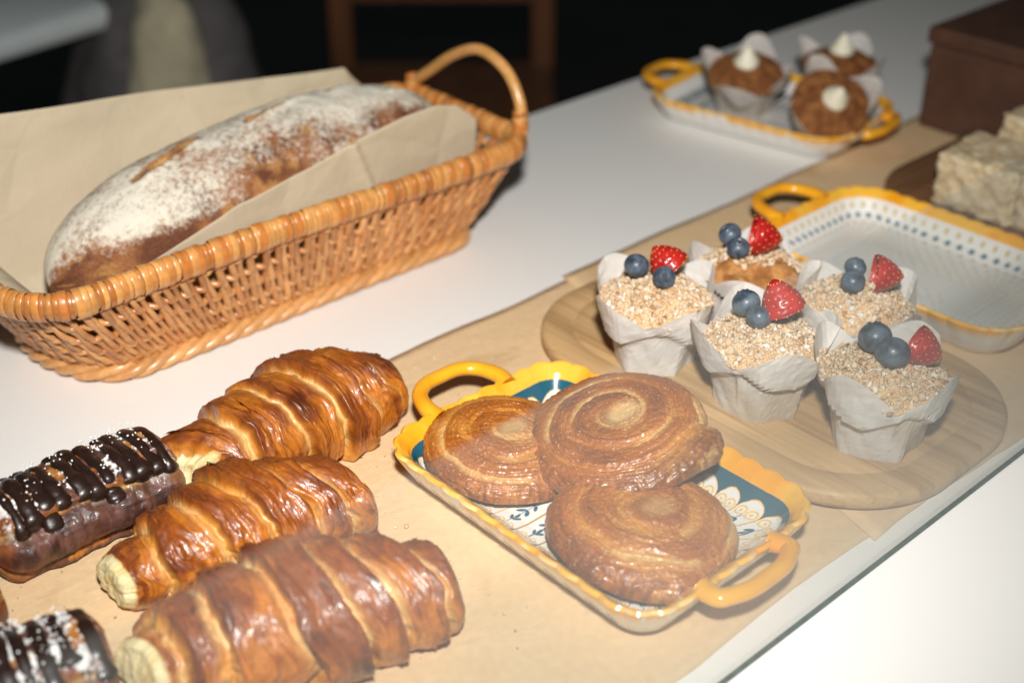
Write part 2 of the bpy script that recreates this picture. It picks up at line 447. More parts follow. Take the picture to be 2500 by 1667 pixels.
# ================================================================== PAPER SHEETS
def sheet(name, corners, z, seed, label):
    nu, nv = 90, 50
    u, v = np.meshgrid(np.linspace(0, 1, nu), np.linspace(0, 1, nv), indexing='ij')
    c = np.array(corners, float)
    P = ((1 - u) * (1 - v))[..., None] * c[0] + (u * (1 - v))[..., None] * c[1] + (u * v)[..., None] * c[2] + ((1 - u) * v)[..., None] * c[3]
    edge = np.minimum(np.minimum(u, 1 - u), np.minimum(v, 1 - v))
    P[..., 1] += (fbm(P[..., 0] * 9, P[..., 1] * 3, 0, seed) - .5) * 0.012 * (1 - sst(0, .1, np.minimum(v, 1 - v)))
    zz = z + 0.0011 * np.clip(fbm(P[..., 0] * 14, P[..., 1] * 14, 0, seed + 3, 3) - .42, 0, 1) * sst(0.5, 0.0, edge * 2)
    V = np.concatenate([P, zz[..., None]], -1).reshape(-1, 3)
    o = mesh(name, V, gridF(nu, nv), M['kraft'])
    sol = o.modifiers.new('thickness', 'SOLIDIFY'); sol.thickness = 0.00018; sol.offset = -1
    tag(o, label, 'paper', 'brown paper sheets laid along the counter')
    return o
sheet('kraft_paper_sheet', [(-.12, .276), (.527, .2695), (.60, .581), (-.12, .575)], 0.0006, 1, 'brown kraft paper sheet under the croissants and the tray of swirl buns')
sheet('kraft_paper_sheet', [(.50, .2648), (1.5, .258), (1.5, .592), (.585, .588)], 0.0014, 2, 'brown kraft paper sheet under the berry muffins and the empty tray')
PZ = 0.0026   # height of what stands on the paper

# ================================================================== BOARDS
def board(name, loc, a, b, rc, th, mat, label, rz=0.0, groove=0.0):
    P_, N_, _, _ = rounded_outline(a, b, rc, 220)
    prof = [(.004, 0), (.001, .0015), (0, .004), (0, th - .003), (.001, th - .001), (.003, th)]
    if groove: prof += [(groove, th), (groove + .0012, th - .0007), (groove + .0024, th - .0007), (groove + .0036, th)]
    prof += [(.03, th)]
    o = slab(name, P_, N_, prof, mat); o.location = loc; o.rotation_euler = (0, 0, rz)
    return tag(o, label, 'board', 'wooden serving boards')
board('serving_board', (.585, .4085, PZ), .094, .145, .072, .011, M['board'], 'pale oak serving board with rounded ends under the five berry muffins', groove=.019)
BZ = PZ + .0112
board('serving_board', (.966, .440, PZ), .125, .083, .07, .012, M['board_dark'], 'dark wooden serving board under the pale crumb cake squares')

# ================================================================== TRAYS
YEL = np.array((0.90, 0.44, 0.025)); ORG = np.array((0.88, 0.31, 0.008)); WHT = np.array((0.80, 0.78, 0.74)); TEAL = np.array((0.018, 0.105, 0.16))

def print_petals(x, y, d, a, b, sd):
    """white petals with teal sprigs and yellow curls on a teal border"""
    d0, dt, wd = 0.0095, 0.0128, 0.0160
    c = np.broadcast_to(TEAL, x.shape + (3,)).copy()
    m = b - a + 0.012
    npet = max(1, round(2 * m / wd)); w1 = 2 * m / npet
    inside = np.abs(y) < m
    k = np.clip(np.floor((y + m) / w1), 0, npet - 1)
    p1 = y + m - (k + .5) * w1
    Rt = a - dt
    an = np.arctan2(np.abs(y) - m, np.abs(x))
    nq = 6; wa = (math.pi / 2) / nq
    ka = np.clip(np.floor(an / wa), 0, nq - 1)
    p2 = (an - (ka + .5) * wa) * Rt
    p = np.where(inside, p1, p2); w_ = np.where(inside, w1, wa * Rt)
    q = d - dt
    hw = w_ * .5
    circ = np.hypot(p, q - hw)
    edge = np.where(q < hw, circ, np.abs(p))         # distance from the petal's axis / cap centre
    pet = edge < hw * .985
    c[pet] = WHT
    def put(mask, col, soft=None): c[mask & pet] = col
    yl = np.array((0.86, 0.50, 0.10))
    put((edge > hw * .93) & (q < .034), yl)
    for sgn in (-1, 1):
        rr = np.hypot(p - sgn * .0033, q - .0072)
        put((np.abs(rr - .0026) < .00045), yl)
        put((rr < .0009), yl)
    put((np.abs(p) < .00028) & (q > .009) & (q < .036), TEAL * 1.4)
    def leaf(p0, q0, ang, l, wdt):
        dx, dy = p - p0, q - q0
        u = dx * math.cos(ang) + dy * math.sin(ang); v = -dx * math.sin(ang) + dy * math.cos(ang)
        put((u / l) ** 2 + (v / wdt) ** 2 < 1, TEAL)
    leaf(.0016, .0145, R(55), .0022, .0009); leaf(-.0018, .0150, R(125), .0024, .0011); leaf(0, .0172, R(90), .0022, .0010)
    leaf(.0022, .0222, R(-50), .0029, .0011); leaf(-.0019, .0222, R(-122), .0026, .0012)
    leaf(.0022, .0285, R(-50), .0030, .0009); leaf(-.0019, .0285, R(-125), .0024, .0011)
    leaf(.0018, .0340, R(-50), .0026, .0008)
    c[(np.abs(x) < .0006) & (np.abs(y) < m)] = yl
    c[d < d0] = YEL
    return c

def print_dots(s, tot, d):
    c = np.broadcast_to(WHT, s.shape + (3,)).copy()
    sp = tot / round(tot / 0.0098)
    tl, yl, gy = np.array((.06, .16, .20)), np.array((.62, .46, .20)), np.array((.55, .56, .50))
    for row, (dd, col, r0, ph) in enumerate([(.0115, yl, .0015, 0), (.0165, tl, .0020, .5), (.0220, yl, .0015, 0), (.0290, gy, .0014, .5), (.0335, yl, .0013, 0), (.0385, gy, .0014, .5), (.0430, gy, .0012, 0), (.0480, gy, .0012, .5), (.0530, yl, .0011, 0), (.0580, gy, .0011, .5)]):
        fs = (s / sp + ph) % 1.0 - .5
        c[np.hypot(fs * sp * (1 - dd * 4), d - dd) < r0] = col
    c[np.abs(d - .0475) < .0004] = gy
    c[d < .0085] = YEL
    return c

def print_stripes(s, tot, d):
    c = np.broadcast_to(WHT, s.shape + (3,)).copy()
    sp = tot / round(tot / 0.0066)
    bl, yl = np.array((.07, .12, .18)), np.array((.55, .45, .22))
    f = np.abs((s / sp) % 1.0 - .5)
    c[(f < .3) & (d > .016) & (d < .027)] = bl
    c[(np.abs(d - .031) < .0015) & (f < .28)] = yl
    c[(f < .26) & (d > .035) & (d < .045)] = bl * 1.5
    c[(np.abs(d - .05) < .002) & (f < .3)] = bl * 1.2
    c[d < .0085] = YEL
    return c

def tray(name, loc, rz, a, b, rc, H, style, label, NS=900, NL=120, scal=0.0145, hand_len=0.030, hand_w=.026):
    t = empty(name, loc, rz)
    P_, N_, s_, tot = rounded_outline(a, b, rc, NS)
    nsc = round(tot / scal)
    wave = np.abs(np.sin(np.pi * s_ / tot * nsc)) - .6
    m = max(b - a, 0.0)
    med = np.column_stack([np.zeros(NS), np.clip(P_[:, 1], -m, m)])
    lam = np.concatenate([np.linspace(0, .3, NL // 2, endpoint=False), np.linspace(.3, 1.0, NL - NL // 2)])
    V, C = [], []
    s2 = np.broadcast_to(s_, (NL, NS)); 
    X = (1 - lam)[:, None] * P_[None, :, 0] + lam[:, None] * med[None, :, 0]
    Y = (1 - lam)[:, None] * P_[None, :, 1] + lam[:, None] * med[None, :, 1]
    d = -sd_round(X, Y, a, b, rc)
    # profile of the dish, from the rim down to the floor
    z = np.interp(d, [0, .0015, .003, .0075, .015, .021, .029, 1], [H - .0012, H + .0003, H - .0002, H - .0045, H * .42, .0075, .0062, .0060])
    fade = np.clip(1 - d / .010, 0, 1)
    X2 = X + N_[None, :, 0] * wave[None, :] * .0018 * fade; Y2 = Y + N_[None, :, 1] * wave[None, :] * .0018 * fade
    z = z + .0007 * wave[None, :] * fade
    if style == 'petals': col = print_petals(X, Y, d, a, b, None)
    elif style == 'dots': col = print_dots(s2, tot, d)
    else: col = print_stripes(s2, tot, d)
    # a thin, paler, worn glaze line along the lip
    nz = fbm(X * 60, Y * 60, 0, 11, 4)
    rimc = lerp3(np.array((.90, .53, .08)), ORG, sst(.35, .68, nz))
    mk = (d < .0085) if style != 'petals' else (d < .0095)
    col[mk] = lerp3(lerp3(YEL, rimc, np.full(d.shape, .55)), (.86, .66, .34), sst(.0022, .0004, d) * sst(.45, .6, fbm(X * 150, Y * 150, 2, 19, 2)) * .7)[mk]
    top_V = np.stack([X2, Y2, z], -1).reshape(-1, 3); top_C = col.reshape(-1, 3)
    F1 = gridF(NL, NS, wrap_v=True)[:, ::-1]
    dish = mesh('dish', top_V, F1, M['ceramic'], t, top_C)
    # outer wall and underside
    prof = [(0.0, H - .0012, 1.0), (0.0006, H - .0032, .9), (.004, H * .62, .45), (.010, H * .22, .1), (.014, .0025, 0), (.0165, 0, 0), (.03, .0008, 0), (.05, .0012, 0)]
    V = []; C = []
    drip = fbm(s_ * 90, 0, 0, 23, 3)
    for dd, zz, fd in prof:
        q = P_ - N_ * dd + N_ * (wave * .0018 * fd)[:, None]
        V.append(np.column_stack([q, zz + .0007 * wave * fd]))
        yellow = sst(.0, 1., (zz - (H - .0055 + .006 * (drip - .5) * 2)) / .0015)
        C.append(lerp3(WHT, YEL, yellow))
    k = len(prof)
    F = [list(f) for f in gridF(k, NS, wrap_v=True)]; F.append([(k - 1) * NS + i for i in range(NS)][::-1])
    mesh('underside', np.concatenate(V), F, M['ceramic'], t, np.concatenate(C))
    for sg in (1, -1):
        hx = hand_w
        hl_ = hand_len if sg > 0 else hand_len * .52
        pts = [(-hx, sg * (b - .004), H - .004), (-hx - .001, sg * (b + .006), H - .002), (-hx * .86, sg * (b + hl_ * .62), H - .0015), (-hx * .5, sg * (b + hl_ * .86), H - .001), (0, sg * (b + hl_ * .9), H - .001),
               (hx * .5, sg * (b + hl_ * .86), H - .001), (hx * .86, sg * (b + hl_ * .62), H - .0015), (hx + .001, sg * (b + .006), H - .002), (hx, sg * (b - .004), H - .004)]
        Pp = smooth_path(pts, 60)
        Vh, Fh = tubeVF(Pp, 0.0046 + .0014 * np.abs(np.linspace(-1, 1, 60)) ** 3, 16, flat=.86)
        n = fbm(Vh[:, 0] * 60, Vh[:, 1] * 60, Vh[:, 2] * 60, 4, 3)
        mesh('handle', Vh, Fh, M['ceramic'], t, lerp3(YEL, ORG, sst(.3, .75, n) * .8))
    return tag(t, label, 'tray', 'yellow rimmed ceramic trays')

tray('ceramic_tray', (.4090, .3830, PZ), 0, .0695, .1005, .026, .026, 'petals', 'yellow rimmed ceramic tray with teal border and leaf print holding three swirl buns', NS=1300, NL=190)
tray('ceramic_tray', (.7590, .4080, PZ), 0, .071, .104, .036, .027, 'dots', 'empty white ceramic tray with yellow rim and rows of small dots', NS=1000, NL=150, hand_len=.034)
tray('ceramic_tray', (.936, .676, .0012), R(9), .068, .100, .036, .024, 'stripes', 'far yellow rimmed tray with blue striped print holding frosted cupcakes', NS=800, NL=110)

# ================================================================== SWIRL BUNS
def bun(name, loc, rot, Rb, H, turns, th0, seed, label, tone=0.0, tail=1.0, csize=.8):
    NR, NT = 190, 420
    a = np.concatenate([np.linspace(0.012, math.pi / 2, 150), np.linspace(math.pi / 2, R(168), 41)[1:]])
    A, T = np.meshgrid(a, np.linspace(0, 2 * np.pi, NT, endpoint=False), indexing='ij')
    fr = ((T - th0) / (2 * np.pi)) % 1.0
    prof = np.sin(A) ** .86
    step = sst(0, .055, fr) * 1.0
    Rout = 0.90 + 0.13 * fr * step + 0.05 * tail * np.exp(-((fr - .955) / .035) ** 2)
    wob = fbm(np.cos(T) * 1.3, np.sin(T) * 1.3, 0, seed, 3) - .5
    Rout = Rout * (1 + .10 * wob)
    rr = prof * Rout
    ca = np.cos(A)
    z = H * np.sign(ca) * np.abs(ca) ** .80
    z = np.where(A > math.pi / 2, z * .40, z)
    x, y = rr * np.cos(T), rr * np.sin(T)
    warp = (fbm(x * 2.2, y * 2.2, 0, seed + 5, 3) - .5) * .5
    psi = rr * turns - ((T - th0) / (2 * np.pi)) % 1.0 + warp
    tt = psi % 1.0; kk = np.floor(psi)
    amp_v = .6 + .8 * vnoise(x * 3, y * 3, kk, seed + 8)
    lip = sst(0, .62, tt) * (1 - sst(.82, 1.0, tt))
    inner = sst(.10, .24, rr) * sst(R(112), R(92), A)
    fine = fbm(psi * 11, T * 3.2 * np.maximum(rr, .2), 0, seed + 9, 3)
    fine2 = fbm(psi * 26, T * 5 * np.maximum(rr, .2), 3, seed + 12, 3)
    grain = fbm(x * 26, y * 26, 0, seed + 2, 3)
    dz = (.0013 * amp_v * (lip - .45) + .0013 * (fine - .5) + .0009 * (fine2 - .5)) * inner + .0014 * (grain - .5) * sst(.08, .2, rr)
    hol = np.hypot((x - .05) / 1.35, y + .07); dz = dz - .0022 * (1 - sst(.08, .20, hol)) * (csize > .6)
    side = sst(.55, 1.0, prof)
    X = (x * Rb) * (1 + (dz / Rb) * side * 1.2); Y = (y * Rb) * (1 + (dz / Rb) * side * 1.2)
    Z = z + dz * (1 - .6 * side)
    # colour of the crust
    dark, brown, gold, pale = (0.15, 0.040, 0.008), (0.36, 0.108, 0.015), (0.53, 0.215, 0.038), (0.64, 0.39, 0.14)
    bake = .26 * fine + .22 * fine2 + .52 * fbm(x * 1.7, y * 1.7, 2, seed + 14, 3)
    bake = bake + .16 * (lip - .5) + .06 * (grain - .5)
    c = lerp3(gold, brown, sst(.34, .55, bake))
    c = lerp3(c, dark, sst(.56, .78, bake) * .75)
    stretch = (1 - sst(.02, .26, tt)) * sst(.46, .60, vnoise(x * 1.7 + 3, y * 1.7, kk * 1.3, seed + 15)) * inner
    c = lerp3(c, pale, stretch * .85)
    cx, cy = .05, -.07
    rc_ = np.hypot((x - cx) / 1.35, y - cy) + .06 * (fbm(x * 7, y * 7, 0, seed + 31, 3) - .5)
    c = lerp3(c, (0.66, 0.43, 0.18), (1 - sst(.07, .21, rc_)) * csize)
    c = lerp3(c, dark, sst(.78, 1.02, rr) * sst(.35, .62, grain * .5 + .5 * fbm(x * 1.5, y * 1.5, 7, seed + 70, 3)) * .75)
    c = lerp3(c, (0.80, 0.70, 0.55), sst(.76, .82, fbm(x * 75, y * 75, z / Rb * 75, seed + 40, 2)) * .6)
    c = c * (1 + tone)
    V = np.stack([X, Y, Z], -1).reshape(-1, 3)
    zmin = V[:, 2].min()
    V[:, 2] -= zmin
    F = [list(f) for f in gridF(NR, NT, wrap_v=True)]
    F.append(list(range(NT))); F.append([(NR - 1) * NT + i for i in range(NT)][::-1])
    o = mesh(name, V, F, M['bun'], None, c.reshape(-1, 3))
    o.location = loc; o.rotation_euler = rot
    return tag(o, label, 'bun', 'swirl buns on the yellow tray')
TB = PZ + .0066
bun('swirl_bun', (.3960, .4400, TB + .001), (R(2), R(2), 0), .0465, .0165, 3.3, R(-55), 21, 'swirl bun nearest the croissants, tucked under its neighbour at the tray end', .04, csize=.55)
bun('swirl_bun', (.4400, .3930, TB + .0145), (R(-6), R(-10), 0), .0535, .0160, 3.6, R(-60), 34, 'swirl bun with a pale round centre lying on top across the tray rim', 0.0, 2.0, csize=.95)
bun('swirl_bun', (.4010, .3395, TB), (R(3), R(4), 0), .0505, .0180, 2.5, R(-100), 57, 'swirl bun at the near end of the tray by the glass', .16, csize=.4)

# ================================================================== CROISSANTS
def croissant(name, loc, rz, L, Rm, seed, label, c0=0.0, wl=(.16, .24, .24, .24, .3), wr=(.16, .24, .24, .24, .3), skew=.16, bend=.0, endL=.42, endR=.40, cutL=False, dark=0.0, roll=0.0, zs=.86, tilt=.5):
    t = empty(name, loc, rz)
    NU, NV = 460, 220
    s = np.linspace(-1, 1, NU); v = np.linspace(-np.pi, np.pi, NV, endpoint=False)      # v=0 on top, v>0 towards -y
    S, Vv = np.meshgrid(s, v, indexing='ij')
    sk = skew * sst(-.95, .1, S)
    lowf = fbm(S * 2.2, np.cos(Vv) * 1.2, np.sin(Vv) * 1.2, seed, 3) - .5
    Sp = S - sk * (Vv / (np.pi / 2)) * np.exp(-(Vv / 2.4) ** 4) + .12 * lowf + .05 * (fbm(S * 3 + 7, Vv * 2.2, 0, seed + 77, 3) - .5) * 2
    dd = Sp - c0
    def side(d, ws):
        cum = np.concatenate([[0], np.cumsum(ws), [9]])
        k = np.clip(np.searchsorted(cum, d, 'right') - 1, 0, len(ws))
        lo, hi = cum[k], np.minimum(cum[np.minimum(k + 1, len(cum) - 1)], cum[k] + .4)
        return k, np.clip((d - lo) / (hi - lo), 0, 1), lo + (hi - lo) * .42 * (k > 0)
    kl, tl, ml = side(np.maximum(-dd, 0), wl); kr, tr_, mr_ = side(np.maximum(dd, 0), wr)
    k = np.where(dd < 0, -kl, kr); tt = np.where(dd < 0, tl, tr_)
    ctr = (k == 0)
    tt = np.where(ctr, .35 + .65 * tt, tt)
    lip = (.72 * sst(0, .26, tt) + .28 * sst(.2, .92, tt)) * (1 - sst(.93, 1.0, tt)) + .35 * ctr
    e = np.where(dd < 0, np.abs(dd) / (1 + c0), dd / (1 - c0)); e = np.clip(e, 0, 1)
    ends = np.where(dd < 0, endL, endR)
    em = np.clip(np.where(dd < 0, ml / (1 + c0), mr_ / (1 - c0)), 0, .98)
    env = ends + (1 - ends) * (.45 * (1 - e ** 1.6) ** .9 + .55 * (1 - em ** 1.6) ** .9)
    tipclose = np.where(S < 0, 1.0 if cutL else 0.0, 0.0)
    rnd = np.sqrt(np.clip(1 - np.clip((np.abs(S) - .86) / .14, 0, 1) ** 2.2, 0, 1)) 
    env = env * np.where(tipclose > .5, 1 - .06 * sst(.9, 1, -S), .12 + .88 * rnd)
    amp = .0068 * (.7 + .7 * vnoise(k * 3.1, np.cos(Vv) * 1.1, seed + 2, seed))
    streak = fbm(Sp * 46, Vv * 1.6, 0, seed + 3, 4); streak2 = fbm(Sp * 130, Vv * 2.6, 0, seed + 4, 3)
    blot = fbm(Sp * 6, np.cos(Vv) * 2.2, np.sin(Vv) * 2.2, seed + 6, 4)
    wr_ = fbm(Sp * 18 + 4, np.cos(Vv) * 3.5, np.sin(Vv) * 3.5, seed + 16, 3)
    r = Rm * env * (1 + .10 * lowf) + (amp * (lip - .45) * (.35 + .65 * env) + .0010 * (streak - .5) + .0007 * (streak2 - .5) + .0030 * (wr_ - .5)) * np.clip(env * 1.2, 0, 1)
    r = np.maximum(r, .002)
    y = -r * np.sin(Vv); z = r * np.cos(Vv) * zs
    zb = -Rm * .62 * np.clip(env + .12, 0, 1)
    z = np.where(z < zb, zb + (z - zb) * .12, z)
    x = S * L / 2 + .0022 * (fbm(np.cos(Vv) * 2, np.sin(Vv) * 2, S, seed + 9) - .5)
    zc = Rm * .62 * (np.clip(env + .12, 0, 1))
    X, Y, Z = x, y - bend * S ** 2 * (S < 0), z + zc
    if cutL:      # the torn end slants towards the near side
        wt = sst(-.62, -1.0, S)
        X = X + wt * (-tilt * y + .45 * tilt * (Z - Rm * .6))
    # crust colour
    burnt, brown, orange, gold, pale = (0.06, 0.013, 0.006), (0.22, 0.052, 0.008), (0.46, 0.145, 0.014), (0.60, 0.28, 0.055), (0.70, 0.48, 0.20)
    bk = .34 * np.clip(lip, 0, 1) + .52 * blot + .30 * streak - .06 + .14 * (streak2 - .5) + .10 * np.cos(Vv) + dark
    c = lerp3(gold, orange, sst(.34, .55, bk))
    c = lerp3(c, brown, sst(.58, .80, bk))
    c = lerp3(c, (0.15, 0.034, 0.007), sst(.66, .84, tt) * sst(1.0, .95, tt) * sst(.40, .62, blot * .6 + streak * .4) * .75)
    c = lerp3(c, burnt, sst(.74, .88, blot * .62 + .28 * np.clip(lip, 0, 1) + .16 * streak) * .85)
    open_ = (1 - sst(.03, .30, tt)) * (1 - ctr) * sst(.30, .55, streak + .25 * (blot - .5))
    c = lerp3(c, pale, open_ * .78)
    under = sst(-.25, -.62, np.cos(Vv))
    c = lerp3(c, gold, under * .6)
    c = lerp3(c, (0.30, 0.095, 0.02), sst(.55, .75, streak2) * .35)
    V = np.stack([X, Y, Z], -1)
    F = [list(f[::-1]) for f in gridF(NU, NV, wrap_v=True)]
    if not cutL: F.append([i for i in range(NV)])
    F.append([(NU - 1) * NV + i for i in range(NV)][::-1])
    mesh('crust', V.reshape(-1, 3), F, M['pastry'], t, c.reshape(-1, 3))
    # thin flakes lifting off along the edges of the bands
    rg = np.random.default_rng(seed); fV, fF, fC, off_ = [], [], [], 0
    ctr_line = np.stack([X.mean(1), Y.mean(1), Z.mean(1)], -1)
    tries = 0
    while len(fV) < 90 and tries < 4000:
        tries += 1
        iu, iv = int(rg.integers(20, NU - 30)), int(rg.integers(int(NV * .36), int(NV * .86)))
        if not (.55 < tt[iu, iv] < .9): continue
        du, dv = int(rg.integers(5, 14)), int(rg.integers(7, 22))
        if iv + dv >= NV or iu + du >= NU: continue
        Q = V[iu:iu + du, iv:iv + dv]; nn = Q - ctr_line[iu:iu + du, None, :]; nn = nn / np.linalg.norm(nn, axis=-1)[..., None]
        fr_ = np.linspace(0, 1, du)[:, None] if dd[iu, iv] > 0 else np.linspace(1, 0, du)[:, None]
        lift = .0001 + rg.uniform(.0004, .0013) * fr_ ** 1.6 * (.5 + vnoise(np.arange(dv) * .35, seed, tries, 3))[None, :]
        keep = vnoise(np.arange(du)[:, None] * .33, np.arange(dv)[None, :] * .25, tries, seed + 1) + .35 * np.cos(np.linspace(-1.5, 1.5, dv))[None, :] > .52
        fc_ = gridF(du, dv); ok = keep.ravel()[fc_].all(1)
        if ok.sum() < 8: continue
        fV.append((Q + nn * lift[..., None]).reshape(-1, 3)); fF.append(fc_[ok][:, ::-1] + off_); off_ += du * dv
        fC.append((c[iu:iu + du, iv:iv + dv] * rg.uniform(.8, 1.25)).reshape(-1, 3))
    fo = mesh('crust_flakes', np.concatenate(fV), np.concatenate(fF), M['pastry'], t, np.concatenate(fC)); fo['kind'] = 'stuff'
    if cutL:       # the torn, pale crumb showing at the end
        ring = V[0]; ctrp = ring.mean(0)
        K = 26; lam = np.linspace(0, 1, K)
        Q = ring[None] * (1 - lam)[:, None, None] + ctrp * lam[:, None, None]
        n = fbm(Q[..., 1] * 130, Q[..., 2] * 130, 0, seed + 50, 4)
        n2 = fbm(Q[..., 1] * 420, Q[..., 2] * 120, 0, seed + 51, 3)
        Q[..., 0] += (-.0045 * sst(0, .25, lam)[:, None] + .004 * (n - .5) + .0015 * (n2 - .5)) * sst(0, .12, lam)[:, None]
        cc = lerp3((0.76, 0.66, 0.38), (0.66, 0.50, 0.22), sst(.4, .7, n2)); cc = lerp3((0.5, 0.22, .05), cc, np.broadcast_to(sst(.0, .10, lam)[:, None], n.shape))
        F = [list(f) for f in gridF(K - 1, NV, wrap_v=True)]; F.append([(K - 2) * NV + i for i in range(NV)])
        o = mesh('crumb_end', Q[:K - 1].reshape(-1, 3), F, M['crumb'], t, cc[:K - 1].reshape(-1, 3))
        o['label'] = 'pale torn crumb at the end of the croissant'
    t.rotation_euler = (roll, 0, rz)
    return tag(t, label, 'croissant', 'croissants on brown paper')
croissant('croissant', (.3225, .5370, PZ), R(2), .142, .0330, 11, 'croissant nearest the basket with a torn pale end and a burnt spot', c0=.20, wl=(.12, .33, .36, .40), wr=(.11, .28, .30), skew=.17, endL=.66, endR=.42, cutL=True, bend=.004, tilt=.62)
croissant('croissant', (.2525, .4755, PZ), R(-11), .131, .0315, 29, 'glossy middle croissant between the other two, touching the chocolate pastry', c0=.02, wl=(.13, .30, .33, .3), wr=(.15, .27, .33, .3), skew=.30, endL=.42, endR=.50, cutL=True, dark=.03, tilt=.25)
croissant('croissant', (.2365, .3990, PZ), R(-20), .146, .0345, 43, 'nearest croissant partly seen through the glass at the bottom edge', c0=-.08, wl=(.15, .36, .3, .3), wr=(.16, .26, .34, .3), skew=.20, endL=.52, endR=.56, cutL=True, dark=.03, tilt=.5)

# ================================================================== CHOCOLATE PASTRIES
def choc_pastry(name, loc, rz, L, W, H, seed, label, ndr=11):
    t = empty(name, loc, rz)
    NU, NV = 260, 200
    s = np.linspace(-1, 1, NU); v = np.linspace(-np.pi, np.pi, NV, endpoint=False)
    S, A = np.meshgrid(s, v, indexing='ij')
    n = fbm(S * 2, np.cos(A), np.sin(A), seed, 3) - .5
    ce, se = np.cos(A), np.sin(A)
    ex = .86
    yy = -W * np.sign(se) * np.abs(se) ** ex; zz = H * np.sign(ce) * np.abs(ce) ** ex
    endf = np.clip((np.abs(S) - .72) / .28, 0, 1)
    sh = 1 - .50 * endf ** 2.6
    # rolled layers: two lips run along the side
    lay = (np.abs(A) + .10 * n + .05 * np.sin(S * 5 + seed)) / np.pi
    tl = (lay * 3.3) % 1.0
    lip = sst(0, .6, tl) * (1 - sst(.86, 1, tl))
    st = fbm(lay * 40, S * 3, 0, seed + 2, 3)
    lump_ = fbm(S * 7, ce * 2.5, se * 2.5, seed + 61, 3) - .5
    off = 1 + .24 * (lip - .5) * sst(.22, .34, lay) + .20 * n + .05 * (st - .5) + .20 * lump_
    X = S * L / 2 * (1 + .03 * n); Y = yy * sh * off; Z = zz * sh * off
    Z = np.where(Z < -H * .72, -H * .72 + (Z + H * .72) * .1, Z) + H * .74
    choc, brown, orange, gold = lerp3((0.035, 0.013, 0.010), (0.115, 0.048, 0.035), sst(.35, .7, fbm(S * 8, ce * 3, se * 3, seed + 33, 4))), (0.20, 0.055, 0.013), (0.46, 0.17, 0.03), (0.58, 0.32, 0.10)
    bk = .5 * lip + .35 * fbm(S * 6, ce * 2, se * 2, seed + 4, 4) + .25 * st
    c = lerp3(gold, orange, sst(.25, .45, bk)); c = lerp3(c, brown, sst(.5, .75, bk))
    band = sst(.30, .35, lay + .04 * n) * (1 - sst(.50, .58, lay + .05 * n)); band2 = sst(.70, .74, lay) * (1 - sst(.86, .92, lay))
    c = lerp3(c, choc, np.clip(band + band2, 0, 1) * sst(.28, .42, st + .3) * .93 * (1 - endf * .6))
    endlay = sst(.35, .6, endf) * (np.sin(lay * 34) > .1)
    c = lerp3(c, brown, endlay * .8)
    smear = sst(.42, .56, fbm(S * 5, ce * 3, se * 3, seed + 44, 4)); c = lerp3(c, choc * 1.2, np.clip(smear * .85 + .25 * sst(.3, .1, lay), 0, 1) * (1 - endf * .5))
    sug = fbm(X * 190, Y * 190, 1, seed + 7, 3); sug2 = fbm(X * 700, Y * 700, 2, seed + 8, 2); big = fbm(X * 45, Y * 45, 3, seed + 9, 2)
    msk = sst(.51, .57, .50 * sug + .34 * sug2 + .28 * big - .06) * sst(.40, .24, lay) * (1 - endf)
    c = lerp3(c, (0.84, 0.84, 0.82), msk)
    Z = Z + msk * .0005
    V = np.stack([X, Y, Z], -1)
    F = [list(f[::-1]) for f in gridF(NU, NV, wrap_v=True)]; F.append(list(range(NV))); F.append([(NU - 1) * NV + i for i in range(NV)][::-1])
    mesh('pastry', V.reshape(-1, 3), F, M['choco'], t, c.reshape(-1, 3))
    rg = np.random.default_rng(seed)
    for i in range(ndr):
        f = (i + .5) / ndr * 1.72 - .86 + rg.uniform(-.03, .03)
        a0, a1 = -rg.uniform(.6, 1.3), rg.uniform(.75, 1.5)
        an = np.linspace(a0, a1, 26)
        sx = f + rg.uniform(.03, .11) * (an - a0) / 2 + .03 * (fbm(an * 1.8, i * 3.3, 0, seed + 5, 3) - .5)
        iu = np.clip(((sx + 1) / 2 * (NU - 1)).astype(int), 0, NU - 1); iv = ((an + np.pi) / (2 * np.pi) * NV).astype(int) % NV
        Q = V[iu, iv].copy(); Q[:, 0] = sx * L / 2
        Q = smooth_path(Q[::3], 40)
        ctr = np.array([0, 0, H * .6]); nrm = Q - np.column_stack([Q[:, 0], np.zeros(40), np.full(40, H * .55)]); nrm /= np.linalg.norm(nrm, axis=1)[:, None]
        Q = Q - nrm * .0004
        rad = rg.uniform(.0015, .0023) * (1 + .35 * (fbm(np.linspace(0, 7, 40), i, 0, seed, 3) - .5) * 2) * (1 + .55 * sst(.8, .95, np.linspace(0, 1, 40)))
        rad[0] *= .4; rad[-1] *= .45; rad[-2] *= .85
        Vd, Fd = tubeVF(Q, rad, 10, upv=(1, 0.1, 0), flat=rg.uniform(1.5, 2.3))
        mesh('chocolate_drizzle', Vd, Fd, M['drizzle'], t)
    # clumps of icing sugar
    bag = Bag(); Vi, Fi = ico(1)
    for _ in range(260):
        iu = rg.integers(30, NU - 40); iv = rg.integers(int(NV * .36), int(NV * .64))
        if msk[iu, iv] < .5: continue
        p = V[iu, iv]; r_ = rg.uniform(.0003, .0008)
        bag.add(Vi * r_ * rg.uniform(.7, 1.3, 3) + p, Fi, (.86, .86, .84))
